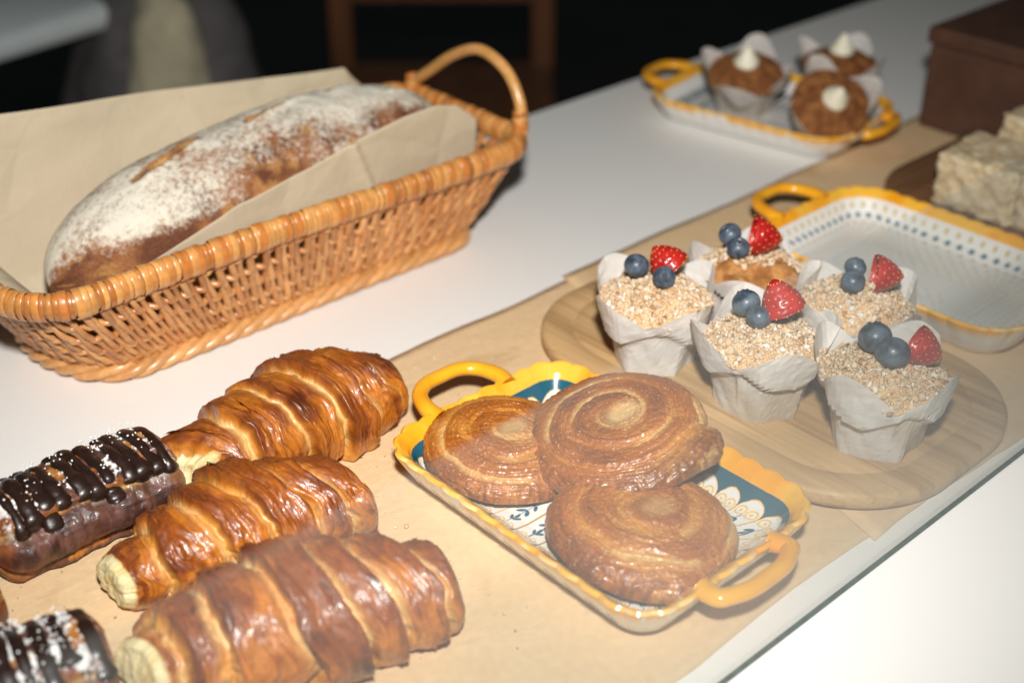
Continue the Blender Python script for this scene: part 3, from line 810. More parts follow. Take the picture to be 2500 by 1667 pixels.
    for _ in range(420):                  # and dust that settled on the drizzle itself
        sx, an_ = rg.uniform(-.8, .8), rg.uniform(-.75, .55)
        iu = int((sx + 1) / 2 * (NU - 1)); iv = int((an_ + np.pi) / (2 * np.pi) * NV) % NV
        if fbm(sx * 9, an_ * 4, 0, seed + 90, 2) < .5: continue
        p = V[iu, iv] + np.array([0, -math.sin(an_), math.cos(an_)]) * .0034 * float(rg.random() < .6)
        bag.add(Vi * rg.uniform(.0003, .0007) * rg.uniform(.6, 1.4, 3) + p, Fi, (.86, .86, .84))
    if bag.n:
        o = bag.build('icing_sugar', M['crumb'], t); o['kind'] = 'stuff'
    return tag(t, label, 'pastry', 'chocolate pastries')
choc_pastry('chocolate_pastry', (.2000, .5525, PZ), R(-2), .104, .0255, .0235, 71, 'chocolate drizzled pastry dusted with icing sugar beside the middle croissant')
choc_pastry('chocolate_pastry', (.0835, .5235, PZ), R(-8), .112, .0225, .0200, 83, 'chocolate pastry of which only a brown end shows at the left edge')
choc_pastry('chocolate_pastry', (.1060, .4480, PZ), R(-14), .104, .0260, .0245, 97, 'chocolate drizzled pastry cut off by the bottom left corner', ndr=10)

# ================================================================== MUFFINS
def tulip(name, parent, rb, rw, zw, rt, zt, zval, npet, ph, seed, collar=.004, flare=.0):
    NT, NZ = 72, 18
    th = np.linspace(0, 2 * np.pi, NT, endpoint=False)
    lam = np.linspace(0, 1, NZ)
    T, Lm = np.meshgrid(th, lam, indexing='ij')
    pet = .5 + .5 * np.cos(npet * (T - ph))
    pet = pet ** .8
    top = zval + (zt - zval) * pet + .003 * (fbm(np.cos(T) * 2, np.sin(T) * 2, 0, seed) - .5)
    z = Lm * top
    nl = fbm(np.cos(T) * 2.2, np.sin(T) * 2.2, z * 40, seed + 1, 3) - .5
    tri = np.abs(((T - ph) * npet / np.pi + .5) % 2 - 1) - .5
    zwl = zw * (1 + .16 * np.cos(npet * (T - ph) + 2.4) + .30 * (fbm(np.cos(T) * 1.5, np.sin(T) * 1.5, 5, seed + 4, 2) - .5))
    low = np.clip(z / zwl, 0, 1)
    r = rb + (rw - rb) * low
    nf = 6; ff = 2 * np.pi / nf; tw_ = T + ph * .7 + .35 * np.sin(T + seed)
    poly = math.cos(math.pi / nf) / np.cos((tw_ % ff) - math.pi / nf)
    r = r * (1 + (poly - .95) * 1.15 * (1 - low * .35))                # flat folded facets at the foot
    up = np.clip((z - zwl) / (zt - zwl), 0, 1)
    r = r + collar * sst(0, .12, up) * (1 + .35 * np.cos(npet * (T - ph)))
    r = r + (rt - rw - collar) * up ** .75 + flare * up ** 2 * pet
    r = r * (1 + .075 * nl)
    fx = ((T - ph) * npet / (2 * np.pi)) % 1.0 - .5
    crease = np.exp(-(fx / .03) ** 2)
    r = r - .0030 * crease * sst(.1, .5, up) + .0012 * crease * low * (1 - up)
    fold = np.abs((fx * 3 + 2.2 * (z / zt) + .5 * nl) % 1.0 - .5)
    r = r + .0012 * (fold - .25) * (1 - up)
    greasy = (fbm(np.cos(T) * 1.3, np.sin(T) * 1.3, z * 25, seed + 6, 3) + .25 * (fold - .25)) 
    wc = lerp3((0.84, 0.81, 0.765), (0.66, 0.56, 0.44), sst(.42, .62, greasy) * (1 - sst(.0, .25, up)) * .85)
    V = np.stack([r * np.cos(T), r * np.sin(T), z], -1)
    F = [list(f) for f in gridF(NT, NZ, wrap_u=True)]
    F.append([i * NZ for i in range(NT)][::-1])
    V[..., 0:2] *= (1 + .012 * (np.random.default_rng(seed).random(z.shape) - .5) * sst(0, .004, z))[..., None]
    o = mesh(name, V.reshape(-1, 3), [q for f in F[:-1] for q in ([f[0], f[1], f[2]], [f[0], f[2], f[3]])] + F[-1:], M['wrapper'], parent, wc.reshape(-1, 3), smooth=False)
    return o

def dome(name, parent, rad, z0, h, seed, c0, c1, mat):
    NR, NT = 60, 120
    rr, T = np.meshgrid(np.linspace(0.01, 1, NR), np.linspace(0, 2 * np.pi, NT, endpoint=False), indexing='ij')
    x, y = rad * rr * np.cos(T), rad * rr * np.sin(T)
    n = fbm(x * 120, y * 120, 0, seed, 4)
    z = z0 + h * (1 - rr ** 2.2) + .0065 * (n - .5)
    c = lerp3(c0, c1, sst(.35, .65, fbm(x * 200, y * 200, 1, seed + 3, 3)))
    F = [list(f) for f in gridF(NR, NT, wrap_v=True)]; F.append(list(range(NT)))
    return mesh(name, np.stack([x, y, z], -1).reshape(-1, 3), F, mat, parent, c.reshape(-1, 3))

def blueberry_part(parent, loc, r, axis, seed):
    NA, NB = 40, 48
    a = np.linspace(.02, np.pi - .02, NA); A, B = np.meshgrid(a, np.linspace(0, 2 * np.pi, NB, endpoint=False), indexing='ij')
    rad = np.ones_like(A) * (1 - .10 * np.abs(np.cos(A)) ** 2)
    crown = np.exp(-((A - .36) / .09) ** 2) * (.10 + .06 * np.cos(5 * B)); pit = -.30 * (1 - sst(.14, .40, A))
    rad = rad + crown * .8 + pit * .7
    V = np.stack([rad * np.sin(A) * np.cos(B), rad * np.sin(A) * np.sin(B), rad * np.cos(A)], -1).reshape(-1, 3) * r
    F = [list(f) for f in gridF(NA, NB, wrap_v=True)]; F.append(list(range(NB))); F.append([(NA - 1) * NB + i for i in range(NB)][::-1])
    o = mesh('blueberry', V, F, M['blueberry'], parent)
    o.location = loc; o.rotation_mode = 'QUATERNION'; o.rotation_quaternion = Vector(axis).to_track_quat('Z', 'Y')
    NA = 8; q = np.linspace(.02, .26, NA); A, B = np.meshgrid(q, np.linspace(0, 2 * np.pi, 20, endpoint=False), indexing='ij')
    V = np.stack([np.sin(A) * np.cos(B) * .80, np.sin(A) * np.sin(B) * .80, .735 + .02 * (A / .26) ** 2 + .0 * B], -1).reshape(-1, 3) * r
    F = [list(f) for f in gridF(NA, 20, wrap_v=True)]; F.append(list(range(20)))
    c = mesh('calyx', V, F, M['calyx'], o)
    return o

def strawberry_part(parent, loc, L, r, axis, seed):
    NA, NB = 60, 64
    u = np.linspace(0, 1, NA); U, B = np.meshgrid(u, np.linspace(0, 2 * np.pi, NB, endpoint=False), indexing='ij')
    prof = np.sqrt(np.clip(1 - ((U - .36) / .36) ** 2, 0, 1)) * (U < .36) + (U >= .36) * (np.clip(1 - ((U - .36) / .64) ** 1.75, 0, 1) ** .75)
    prof = np.maximum(prof, .03)
    n = fbm(np.cos(B) * 1.2, np.sin(B) * 1.2, U * 2, seed, 2) - .5
    rows, cols = 9, 11
    fr = (U * rows) % 1.0 - .5; odd = (np.floor(U * rows) % 2) * .5
    fc = (B / (2 * np.pi) * cols + odd) % 1.0 - .5
    dim = np.exp(-((fr / .24) ** 2 + (fc / .24) ** 2)) * sst(.03, .15, U) * sst(.97, .85, U)
    rad = r * prof * (1 + .12 * n) - .00075 * dim
    V = np.stack([rad * np.cos(B), rad * np.sin(B), U * L - L * .4], -1)
    F = [list(f[::-1]) for f in gridF(NA, NB, wrap_v=True)]; F.append(list(range(NB))[::-1]); F.append([(NA - 1) * NB + i for i in range(NB)])
    o = mesh('strawberry', V.reshape(-1, 3), F, M['strawberry'], parent)
    o.location = loc; o.rotation_mode = 'QUATERNION'; o.rotation_quaternion = Vector(axis).to_track_quat('Z', 'Y')
    bag = Bag(); Vi, Fi = ico(1)
    for i in range(1, rows):
        for j in range(cols):
            uu = (i + .5) / rows; bb = (j + .5 - (i % 2) * .5) / cols * 2 * np.pi
            iu = min(int(uu * (NA - 1)), NA - 1); ib = int(bb / (2 * np.pi) * NB) % NB
            p = V[iu, ib]; rdir = np.array([math.cos(bb), math.sin(bb), 0])
            bag.add(Vi * np.array([.00035, .00035, .0007]) + p + rdir * .0001, Fi, (1, 1, 1))
    s_ = bag.build('seeds', M['seed'], o); s_['kind'] = 'stuff'
    return o

CR = [(0.67, 0.50, 0.33), (0.64, 0.43, 0.24), (0.71, 0.57, 0.42), (0.42, 0.25, 0.13), (0.77, 0.72, 0.64)]
def crumble(parent, rad, z0, h, seed, n=2600, name='crumb_topping', big=1.0, bare=None):
    rg = np.random.default_rng(seed); bag = Bag(); Vi, Fi = ico(1)
    ra = rad * np.sqrt(rg.random(n)); tha = rg.uniform(0, 2 * np.pi, n)
    za = z0 + h * (1 - (ra / rad) ** 2.2) + .0065 * (fbm(ra * np.cos(tha) * 120, ra * np.sin(tha) * 120, 0, seed - 1, 4) - .5)
    for r_, th, zz in zip(ra, tha, za):
        if bare and math.cos(th - bare[0]) > .2 and r_ > rad * bare[1]: continue
        s = rg.choice([.0004, .00065, .0010, .0017], p=[.40, .34, .20, .06]) * big
        c = np.array(CR[rg.choice(5, p=[.40, .20, .24, .05, .11])]) * rg.uniform(.88, 1.1)
        V = Vi * (1 + 1.0 * (rg.random((len(Vi), 1)) - .5)) * s * rg.uniform(.6, 1.5, 3)
        bag.add(V + np.array([r_ * math.cos(th), r_ * math.sin(th), zz + s * rg.uniform(-.3, .4)]), Fi, c)
    o = bag.build(name, M['crumb'], parent, smooth=False); o['kind'] = 'stuff'
    return o

def cam_dirs(px, py):
    """ground directions: to the right and away, as seen from where one stands at the counter"""
    v = Vector((px, py, 0)).normalized()
    return Vector((v.y, -v.x, 0)), v

def muffin(loc, ph, seed, label, berries, straw, zt=.054, zval=.040, cake=.050, scale=1.0, bare=None, npet=4, lean=(0, 0)):
    t = empty('berry_muffin', loc)
    rt_, aw = cam_dirs(loc[0], loc[1])
    tulip('paper_wrapper', t, .0245, .0300, .028, .0415, zt, zval, npet, ph, seed)
    dome('cake', t, .0348, cake - .0105, .0125, seed + 1, *(((0.62, 0.38, 0.18), (0.68, 0.50, 0.31)) if bare is None else ((0.30, 0.12, 0.035), (0.50, 0.24, 0.08))), M['crumb'])
    crumble(t, .0350, cake - .0100, .0130, seed + 2, bare=bare)
    for (r, a, up, rad, ax) in berries:
        p = rt_ * r + aw * a + Vector((0, 0, cake + up))
        axv = rt_ * ax[0] + aw * ax[1] + Vector((0, 0, ax[2]))
        blueberry_part(t, p, rad * .92, axv, seed)
    (r, a, up, L_, rad, ax) = straw
    p = rt_ * r + aw * a + Vector((0, 0, cake + up)); axv = rt_ * ax[0] + aw * ax[1] + Vector((0, 0, ax[2]))
    strawberry_part(t, p, L_ * 1.08, rad * 1.08, axv, seed)
    t.scale = (scale,) * 3; t.rotation_euler = (lean[0], lean[1], 0)
    return tag(t, label, 'muffin', 'berry topped muffins on the oak board')

muffin((.5345, .4560, BZ), R(262), 101, 'muffin nearest the basket with two blueberries apart and a bright red strawberry half',
       [(-.0125, .004, .0115, .0083, (-.2, -.2, -1)), (.0045, -.0075, .0105, .0074, (.05, -.75, .55))], (.0085, .006, .0105, .026, .0115, (-.55, .1, .55)))
muffin((.6080, .4400, BZ), R(30), 113, 'muffin behind the others with dark red strawberry and bare cake showing at its front',
       [(-.016, .004, .0130, .0080, (-.3, -.2, .4)), (-.010, -.006, .0090, .0078, (.1, -.3, 1))], (-.0015, .004, .0135, .029, .0118, (1, .1, -.12)), bare=(R(225), .42))
muffin((.6180, .3690, BZ), R(258), 127, 'muffin nearest the empty tray, its strawberry beside two stacked blueberries',
       [(-.0035, .006, .0135, .0072, (.2, .3, .6)), (-.0035, -.005, .0095, .0080, (.1, -.2, -.8))], (.0085, .003, .0125, .026, .0112, (.9, .15, -.05)))
muffin((.5440, .3800, BZ), R(236), 139, 'middle front muffin with an upright pointed strawberry and two touching blueberries',
       [(-.0125, .004, .0125, .0090, (-.3, .2, .7)), (-.0045, -.0055, .0095, .0078, (.0, -.5, -.7))], (.0085, .002, .0125, .0285, .0120, (-.35, .1, .8)), zt=.056)
muffin((.5620, .3120, BZ), R(275), 151, 'muffin nearest the glass with a large pair of blueberries before a strawberry',
       [(-.0075, .003, .0130, .0100, (-.2, .3, .7)), (.0030, -.0055, .0100, .0104, (.0, -.4, -.8))], (.0135, .005, .0115, .026, .0110, (.75, .0, -.35)), zt=.059)

def cupcake(loc, ph, seed, label, tilt, dollop, zt=.060):
    t = empty('frosted_cupcake', loc, rot=tilt)
    tulip('paper_wrapper', t, .0235, .0300, .032, .0400, zt, .041, 4, ph, seed, flare=.004)
    t.scale = (.94,) * 3
    dome('cake', t, .0365, .043, .012, seed + 1, (0.18, 0.062, 0.018), (0.28, 0.115, 0.035), M['crumb'])
    u = np.linspace(0, 1, 30); U, B = np.meshgrid(u, np.linspace(0, 2 * np.pi, 32, endpoint=False), indexing='ij')
    pr = .0118 * np.clip(np.where(U < .25, np.sqrt(np.clip(1 - ((U - .25) / .27) ** 2, 0, 1)), (1 - ((U - .25) / .75)) ** .8), .02, 1)
    pr = pr * (1 + .03 * np.sin(B * 3 + U * 9))
    V = np.stack([pr * np.cos(B) + .002 * U ** 2, pr * np.sin(B), U * .0225], -1).reshape(-1, 3) + np.array([dollop[0], dollop[1], .0525])
    F = [list(f[::-1]) for f in gridF(30, 32, wrap_v=True)]; F.append(list(range(32))[::-1]); F.append([29 * 32 + i for i in range(32)])
    mesh('cream_dollop', V, F, M['cream'], t)
    return tag(t, label, 'cupcake', 'cupcakes with a cream dollop on the far tray')
T3 = .0012 + .0066
cupcake((.928, .700, T3), R(20), 201, 'cupcake at the left of the far tray, its cream peak beside white paper', (R(10), R(-16), 0), (0, 0))
cupcake((.932, .622, T3 + .006), R(60), 213, 'cupcake at the front of the far tray, its brown top tipped forward', (R(34), R(-30), 0), (0, 0))
cupcake((1.000, .652, T3), R(10), 227, 'cupcake at the back of the far tray behind the other two', (R(4), R(-4), 0), (0, 0))

# ================================================================== CRUMB CAKE SQUARES
def cake_square(loc, rz, sx, sy, sz, seed, label):
    bm = bmesh.new(); bmesh.ops.create_cube(bm, size=1)
    bmesh.ops.bevel(bm, geom=bm.edges[:], offset=.09, segments=3, affect='EDGES', profile=.5)
    bmesh.ops.subdivide_edges(bm, edges=bm.edges[:], cuts=22, use_grid_fill=True)
    V = np.array([v.co[:] for v in bm.verts]); F = [[v.index for v in f.verts] for f in bm.faces]; bm.free()
    V = V * np.array([sx, sy, sz]); V[:, 2] += sz / 2
    n = fbm(V[:, 0] * 90, V[:, 1] * 90, V[:, 2] * 90, seed, 4); n2 = fbm(V[:, 0] * 320, V[:, 1] * 320, V[:, 2] * 320, seed + 3, 3)
    dirs = V - np.array([0, 0, sz / 2]); dirs /= np.linalg.norm(dirs, axis=1)[:, None]
    V = V + dirs * (.006 * (n - .5) + .004 * (n2 - .5))[:, None]
    V[:, 2] = np.maximum(V[:, 2], 0)
    c = lerp3((0.50, 0.37, 0.20), (0.68, 0.57, 0.39), sst(.35, .62, n * .3 + n2 * .7))
    o = mesh('cake_square', V, F, M['crumb'], None, c)
    o.location = loc; o.rotation_euler = (0, 0, rz)
    return tag(o, label, 'cake', 'pale crumb cake squares')
Z2 = PZ + .0122
cake_square((.893, .434, Z2), R(4), .065, .064, .044, 1, 'pale crumb cake square at the front left of the dark board')
cake_square((.896, .366, Z2), R(-3), .065, .064, .044, 2, 'pale crumb cake square at the front right, cut by the picture edge')
cake_square((.962, .430, Z2), R(2), .060, .060, .030, 3, 'pale crumb cake square behind the front ones, under another')
cake_square((.956, .420, Z2 + .0295), R(-6), .060, .062, .030, 4, 'pale crumb cake square lying topmost on the dark board')

# ================================================================== BROWN BOX
t = empty('brown_box', (1.122, .484, .0016))
boxmesh('carton', -.095, .095, -.095, .095, 0, .076, M['box'], t, .003)
boxmesh('lid', -.098, .098, -.098, .098, .0765, .092, M['box'], t, .003)
tag(t, 'dark brown box standing at the far end of the counter', 'box')

# ================================================================== WICKER BASKET
CANE = [(0.60, 0.24, 0.058), (0.65, 0.29, 0.08), (0.53, 0.185, 0.04), (0.68, 0.33, 0.10)]
def canecol(V, seed, k=1.0, base=None):
    n = fbm(V[:, 0] * 70, V[:, 1] * 70, V[:, 2] * 70, seed, 3); n2 = fbm(V[:, 0] * 350, V[:, 1] * 350, V[:, 2] * 350, seed + 1, 2)
    c = lerp3(base if base is not None else (0.46, 0.165, 0.04), (0.68, 0.34, 0.12), sst(.3, .7, .6 * n + .4 * n2))
    return c * k
bk = empty('wicker_basket', (.4245, .7250, 0))
AX, AY = .147, .051          # base half sizes
RX, RY, RZ = .1885, .0755, .0765   # rim half sizes and height
NP_ = 400
bP, bN, bS, bT = rounded_outline(AX, AY, .020, NP_)
rP, rN, rS, rT_ = rounded_outline(RX, RY, .026, NP_)
for PP_, hx_, hy_ in ((bP, AX, AY), (rP, RX, RY)):      # the left end bows outwards
    PP_[:, 0] -= .016 * np.clip(-PP_[:, 0] / hx_, 0, 1) ** 8 * (1 - .9 * (PP_[:, 1] / hy_) ** 2) + .006 * np.clip(-PP_[:, 0] / hx_, 0, 1) ** 8 * (PP_[:, 1] / hy_)
# match rim points with base points by corner-wise parametrisation
def at_per(P, f):
    q = (np.asarray(f) % 1.0) * NP_; i = np.floor(q).astype(int) % NP_; w_ = (q - np.floor(q))[..., None]
    return P[i] * (1 - w_) + P[(i + 1) % NP_] * w_
def wall(f, h):
    """point on the basket wall at perimeter fraction f and height fraction h"""
    b = at_per(bP, f); r = at_per(rP, f); hh = np.asarray(h)[..., None]
    e = hh ** .85
    p = b * (1 - e) + r * e
    z = .010 + (RZ - .010) * np.asarray(h)
    return np.concatenate([p, z[..., None]], -1)
def wall_n(f):
    n = at_per(bN, f) + at_per(rN, f); n = n / np.linalg.norm(n, axis=-1)[..., None]
    return np.concatenate([n * .92, np.full(n.shape[:-1] + (1,), -.35)], -1)
# base plate
o = slab('woven_floor', bP, bN, [(.004, .006), (.004, .010)], plain('cane_floor', (0.40, 0.18, 0.05), .6, 80, .4, .4, .001), bk)
# weavers
rows = [.12, .30, .48, .66, .84]
NST = 172
fs = np.linspace(0, 1, 1400, endpoint=False)
for j, hh in enumerate(rows):
    ph = np.pi * j
    P3 = wall(fs, np.full_like(fs, hh)) + wall_n(fs) * (.0013 * np.sin(fs * NST * np.pi + ph))[:, None]
    P3[:, 2] += .0006 * np.sin(fs * 47 + j)
    Vw, Fw = tubeVF(P3, .0021, 8, closed=True)
    mesh('weaver', Vw, Fw, M['cane'], bk, canecol(Vw, 5 + j, .95))
# stakes: flat canes over and under the weavers
rg = np.random.default_rng(5)
for i in range(NST):
    f = (i + .5) / NST
    tw = rg.uniform(-.0042, .0042) + (.0022 if i % 2 else -.0022)
    hs = np.linspace(-.02, 1.0, 13)
    sgn = 1 if i % 2 else -1
    P3 = wall((f + tw * (hs - .3)) % 1.0, np.clip(hs, 0, 1)) + wall_n(np.full_like(hs, f)) * (sgn * .0013 * np.sin(hs * np.pi * 5.6 + 1.0) + .0006)[:, None]
    Vs, Fs = tubeVF(P3, rg.uniform(.0024, .0030), 7, flat=.75, upv=(0.3, .2, 1))
    mesh('stake', Vs, Fs, M['cane'], bk, canecol(Vs, 40 + i, rg.uniform(.78, 1.08)))
# braided foot
fs2 = np.linspace(0, 1, 900, endpoint=False)
NTW = 13
for j in range(4):
    ph = j * np.pi / 2
    b3 = np.column_stack([at_per(bP, fs2) + at_per(bN, fs2) * .0025, np.full(900, .0074)])
    n3 = np.column_stack([at_per(bN, fs2), np.zeros(900)])
    P3 = b3 + n3 * (.0040 * np.cos(fs2 * NTW * 2 * np.pi + ph))[:, None] + np.array([0, 0, 1.0])[None] * (.0038 * np.sin(fs2 * NTW * 2 * np.pi + ph))[:, None]
    Vw, Fw = tubeVF(P3, .0034, 9, closed=True)
    mesh('foot_strand', Vw, Fw, M['cane'], bk, canecol(Vw * np.array([.3, 1, 1]), 25 + j, 1.0, (0.50, 0.24, 0.08)))
# rim core and its wrapped strips
rimP = np.column_stack([rP, RZ + .0012 * np.sin(np.linspace(0, 2 * np.pi, NP_) * 3)])
Vr, Fr = tubeVF(rimP, .0058, 12, closed=True, flat=1.3)
rim = mesh('rim', Vr, Fr, M['cane'], bk, canecol(Vr, 60, .7))
def band_mesh(name, wdt, rad, seed):
    a = np.linspace(0, 2 * np.pi, 16, endpoint=False); xs = np.array([-.5, -.42, -.2, .2, .42, .5]) * wdt; pr = np.array([.965, 1.0, 1.015, 1.015, 1.0, .965]) * rad
    V = np.concatenate([np.column_stack([np.full(16, x), r_ * np.cos(a), r_ * np.sin(a) * 1.32]) for x, r_ in zip(xs, pr)])
    n = fbm(V[:, 0] * 300, V[:, 1] * 90, V[:, 2] * 90, seed, 2)
    base = np.array(CANE[seed % 4])
    c = lerp3(base * .82, base * 1.12, sst(.3, .7, n))
    o = mesh(name, V, gridF(6, 16, wrap_v=True)[:, ::-1], M['cane'], None, c)
    me = o.data; bpy.data.objects.remove(o)
    return me
bands = [band_mesh('wrap', .0034 + .0010 * (i % 3), .0066 + .00025 * (i % 3), i) for i in range(8)]
def wrap_along(P3, spacing, parent, rscale, rg, name='wrap', closed=True):
    P3 = np.asarray(P3); Q = np.vstack([P3, P3[:1]]) if closed else P3
    seg = np.linalg.norm(np.diff(Q, axis=0), axis=1); cum = np.concatenate([[0], np.cumsum(seg)])
    s = 0.0; n = 0
    while s < cum[-1] - spacing * .3:
        i = min(int(np.searchsorted(cum, s, 'right')) - 1, len(seg) - 1); f = (s - cum[i]) / seg[i]
        p = Q[i] * (1 - f) + Q[i + 1] * f; tdir = Vector(Q[i + 1] - Q[i]).normalized()
        o = bpy.data.objects.new(name, bands[int(rg.integers(0, 8))])
        link(o, parent)
        q = tdir.to_track_quat('X', 'Z')
        q = q @ Quaternion((0, 0, 1), rg.uniform(-.13, .13)) @ Quaternion((1, 0, 0), math.pi * int(rg.integers(0, 2)))
        o.rotation_mode = 'QUATERNION'; o.rotation_quaternion = q; o.location = Vector(p)
        k = rg.uniform(.95, 1.05) * rscale; o.scale = (rg.uniform(.8, 1.15), k, k)
        s += spacing * rg.uniform(.85, 1.15); n += 1
    return n
wrap_along(rimP, .0039, rim, 1.0, rg)
# two arched handles on the short ends
for sg in (1, -1):
    x0 = sg * RX - (.014 if sg < 0 else .0015); ky = 1.0 if sg > 0 else .6
    pts = [(x0, -.063, RZ - .004), (x0 + sg * .001, -.0645, RZ + .006), (x0 + sg * .003, -.060, RZ + .028), (x0 + sg * .004, -.044, RZ + .047), (x0 + sg * .004, -.016, RZ + .055),
           (x0 + sg * .004, .014, RZ + .044), (x0 + sg * .003, .042, RZ + .025), (x0 + sg * .002, .060, RZ + .012), (x0, .066, RZ + .002)]
    P3 = smooth_path([(p_[0], p_[1] * ky, p_[2]) for p_ in pts], 90)
    Vh, Fh = tubeVF(P3, .0044, 12)
    hd = mesh('handle', Vh, Fh, M['cane'], bk, canecol(Vh, 66, 1.0, (0.55, 0.28, 0.07)))
    for k, hs_ in ((-.0635, 4), (.062, 3)):        # bindings that hold the handle's feet to the rim
        for q_ in range(hs_):
            ob = bpy.data.objects.new('binding', bands[int(rg.integers(0, 8))]); link(ob, hd)
            ob.location = (x0 + sg * .0008, k * ky, RZ + .006 + q_ * .0048); ob.rotation_mode = 'QUATERNION'; ob.rotation_quaternion = Vector((0, rg.uniform(-.1, .1), 1)).to_track_quat('X', 'Y'); ob.scale = (1, .84, .66)
tag(bk, 'orange brown wicker basket with arched handles holding the floured loaf', 'basket')

# ---- paper liner in the basket
def liner():
    nx, nt = 170, 120
    x = np.linspace(.234, .578, nx); t = np.linspace(0, 1, nt)
    X, T = np.meshgrid(x, t, indexing='ij')
    zb = np.interp(x, [.243, .30, .556, .565, .578], [.146, .139, .109, .098, .085])
    zf = np.interp(x, [.243, .262, .312, .371, .438, .478, .515, .542, .560, .578], [.050, .064, .074, .090, .103, .112, .117, .1175, .113, .098])
    zf = zf + .0012 * (fbm(x * 30, 0, 0, 5) - .5)
    kt = np.array([0, .20, .34, .42, .60, .68, 1.0])
    Y = np.zeros_like(X); Z = np.zeros_like(X)
    for i in range(nx):
        ys = [.801, .7895, .778, .765, .690, .674, .6705]; zs = [zb[i], .084, .034, .0135, .0135, .030, zf[i]]
        Y[i] = np.interp(t, kt, ys); Z[i] = np.interp(t, kt, zs)
    # the left end climbs over the short wall
    ends = sst(.288, .236, X); Z = np.maximum(Z, .0135 + ends * .064)
    k1 = fbm(X * 10, T * 5, 0, 8, 4) - .5
    wallm = sst(.46, .25, T) + sst(.60, .72, T)
    Y = Y + .009 * k1 * wallm * np.where(T < .5, sst(.25, 0, T) + .2, .45)
    # a fold in the front flap
    fold = np.exp(-((X - .468 - .020 * (1 - (Z - .06) / .05)) / .0032) ** 2) * (T > .66)
    Y = Y - .0028 * fold
    rid = np.exp(-((X - .40 + .1 * (T - .8)) / .008) ** 2) * (T > .66); Y = Y + .002 * rid
    Z = Z + .0015 * k1 * (1 - wallm)
    o = mesh('paper_liner', np.stack([X, Y, Z], -1).reshape(-1, 3), gridF(nx, nt), M['liner'])
    sm = o.modifiers.new('thickness', 'SOLIDIFY'); sm.thickness = .0002
    return tag(o, 'brown paper liner standing up around the loaf inside the basket', 'paper')
liner()

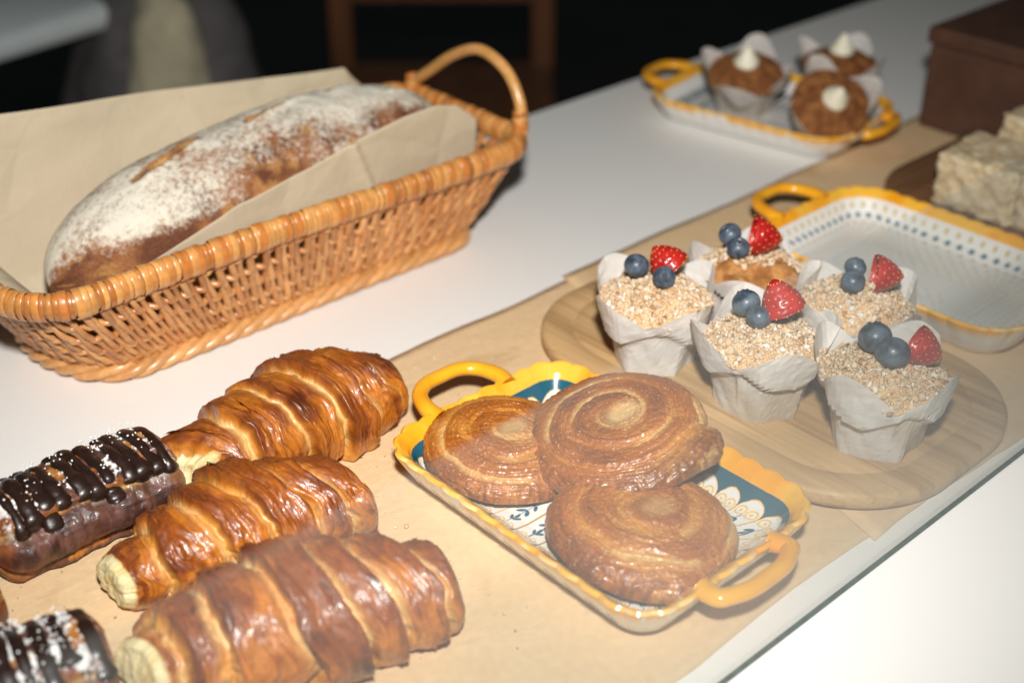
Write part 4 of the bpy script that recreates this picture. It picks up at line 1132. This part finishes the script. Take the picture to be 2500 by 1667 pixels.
# ---- the loaf
def loaf():
    NU, NV = 420, 240
    s = np.linspace(-1, 1, NU); v = np.linspace(-np.pi, np.pi, NV, endpoint=False)
    S, A = np.meshgrid(s, v, indexing='ij')
    L, W, H = .163, .053, .058
    env = np.clip(1 - np.abs(S) ** 2.7, 0, 1) ** .52
    n = fbm(S * 3, np.cos(A) * 1.3, np.sin(A) * 1.3, 4, 4) - .5
    n2 = fbm(S * 22, np.cos(A) * 6, np.sin(A) * 6, 6, 4) - .5
    r = env * (1 + .10 * n) + .0
    X = S * L; Y = -W * np.sin(A) * r * (1 + .03 * n2); Z = H * np.cos(A) * r * (1 + .03 * n2)
    Z = np.where(Z < -H * .72, -H * .72 + (Z + H * .72) * .15, Z)
    flour = .45 + .52 * (np.cos(A + .25) - .45) + .52 * n * 2 + .16 * (fbm(S * 14, np.cos(A) * 5, np.sin(A) * 5, 9, 4) - .5) * 2
    # heavier dusting on the top, bare brown flank towards the near end
    flour = flour - .40 * sst(.3, -.7, S) * sst(.75, .15, np.cos(A)) + .06 * sst(-.2, .6, S)
    crust = lerp3((0.29, 0.115, 0.045), (0.13, 0.046, 0.022), sst(.35, .65, fbm(S * 9, np.cos(A) * 3, np.sin(A) * 3, 12, 4)))
    crust = lerp3(crust, (0.46, 0.22, 0.07), sst(.6, .75, fbm(S * 12 + 5, np.cos(A) * 4, np.sin(A) * 4, 15, 3)) * .7)
    # slashes
    for (s0, a0, ln, sl, wd) in [(-.42, .02, .20, -.35, .030), (.14, -.12, .20, -.35, .026), (.50, -.30, .10, -.6, .050), (.78, .05, .12, -.3, .03)]:
        u = (S - s0); q = (A - a0 - sl * u * 2.0) 
        m = np.exp(-(q / (wd * 2.2)) ** 2) * sst(ln, ln * .6, np.abs(u)) * (.6 + .4 * np.sin(u * 37 + s0 * 9))
        lip = np.exp(-((q - wd * 4) / (wd * 2.4)) ** 2) * sst(ln, ln * .6, np.abs(u))
        r_ = -.0035 * m + .0020 * lip
        X = X; Y = Y - np.sin(A) * r_; Z = Z + np.cos(A) * r_
        flour = flour - 1.6 * m
        crust = lerp3(crust, (0.60, 0.33, 0.10), np.clip(m * 1.3, 0, 1))
    V = np.stack([X, Y, Z + H * .74], -1)
    F = [list(f[::-1]) for f in gridF(NU, NV, wrap_v=True)]; F.append(list(range(NV))); F.append([(NU - 1) * NV + i for i in range(NV)][::-1])
    o = mesh('bread_loaf', V.reshape(-1, 3), F, M['loaf'], None, crust.reshape(-1, 3), attrs={'flour': flour.ravel()})
    o.location = (.4350, .7300, .0195); o.rotation_euler = (0, R(-3.0), R(2.5))
    return tag(o, 'long brown bread loaf dusted with flour lying in the wicker basket', 'bread')
loaf()

# ================================================================== GLASS PANE
gp = boxmesh('glass_pane', -.9, 2.6, .2538, .2568, .0005, .2035, [M['glass'], M['glass_edge']])
for p in gp.data.polygons:
    if p.normal.z < -.5: p.material_index = 1
tag(gp, 'clear low glass pane standing on the counter before the pastries', 'glass')

# ================================================================== CRUMBS ON THE PAPER
rg = np.random.default_rng(3); bag = Bag(); Vi, Fi = ico(1)
for i in range(420):
    x, y = rg.uniform(.14, .48), rg.uniform(.30, .57)
    if i % 3 == 0: x, y = rg.normal(.30, .06), rg.normal(.44, .06)
    if y > .572 or y < .285 or (x > .335 and y < .49): continue
    s = rg.uniform(.00025, .0007) * (1.8 if i % 17 == 0 else 1)
    bag.add(Vi * s * rg.uniform(.5, 1.6, 3) + np.array([x, y, .0016 + s * .3]), Fi, np.array(CR[rg.integers(0, 5)]))
o = bag.build('pastry_crumbs', M['crumb'], smooth=False)
tag(o, 'tiny pastry crumbs scattered over the brown paper', 'crumbs', kind='stuff')
def flake(name, loc, lx, ly, rz, colr, label):
    Vb, Fb = ico(2)
    n = fbm(Vb[:, 0] * 2, Vb[:, 1] * 2, Vb[:, 2] * 2, int(lx * 1e5), 2)
    V = Vb * (.7 + .6 * n[:, None]) * np.array([lx, ly, .0007]); V[:, 2] += .0006
    o = mesh(name, V, Fb, M['crumb'], None, np.broadcast_to(colr, V.shape)); o.location = loc; o.rotation_euler = (0, 0, rz)
    return tag(o, label, 'flake')
flake('pastry_flake', (.3760, .4340 - .0, .0012), .0030, .0016, .3, (0.04, 0.02, 0.015), 'tiny dark flake on the paper beside the yellow tray')
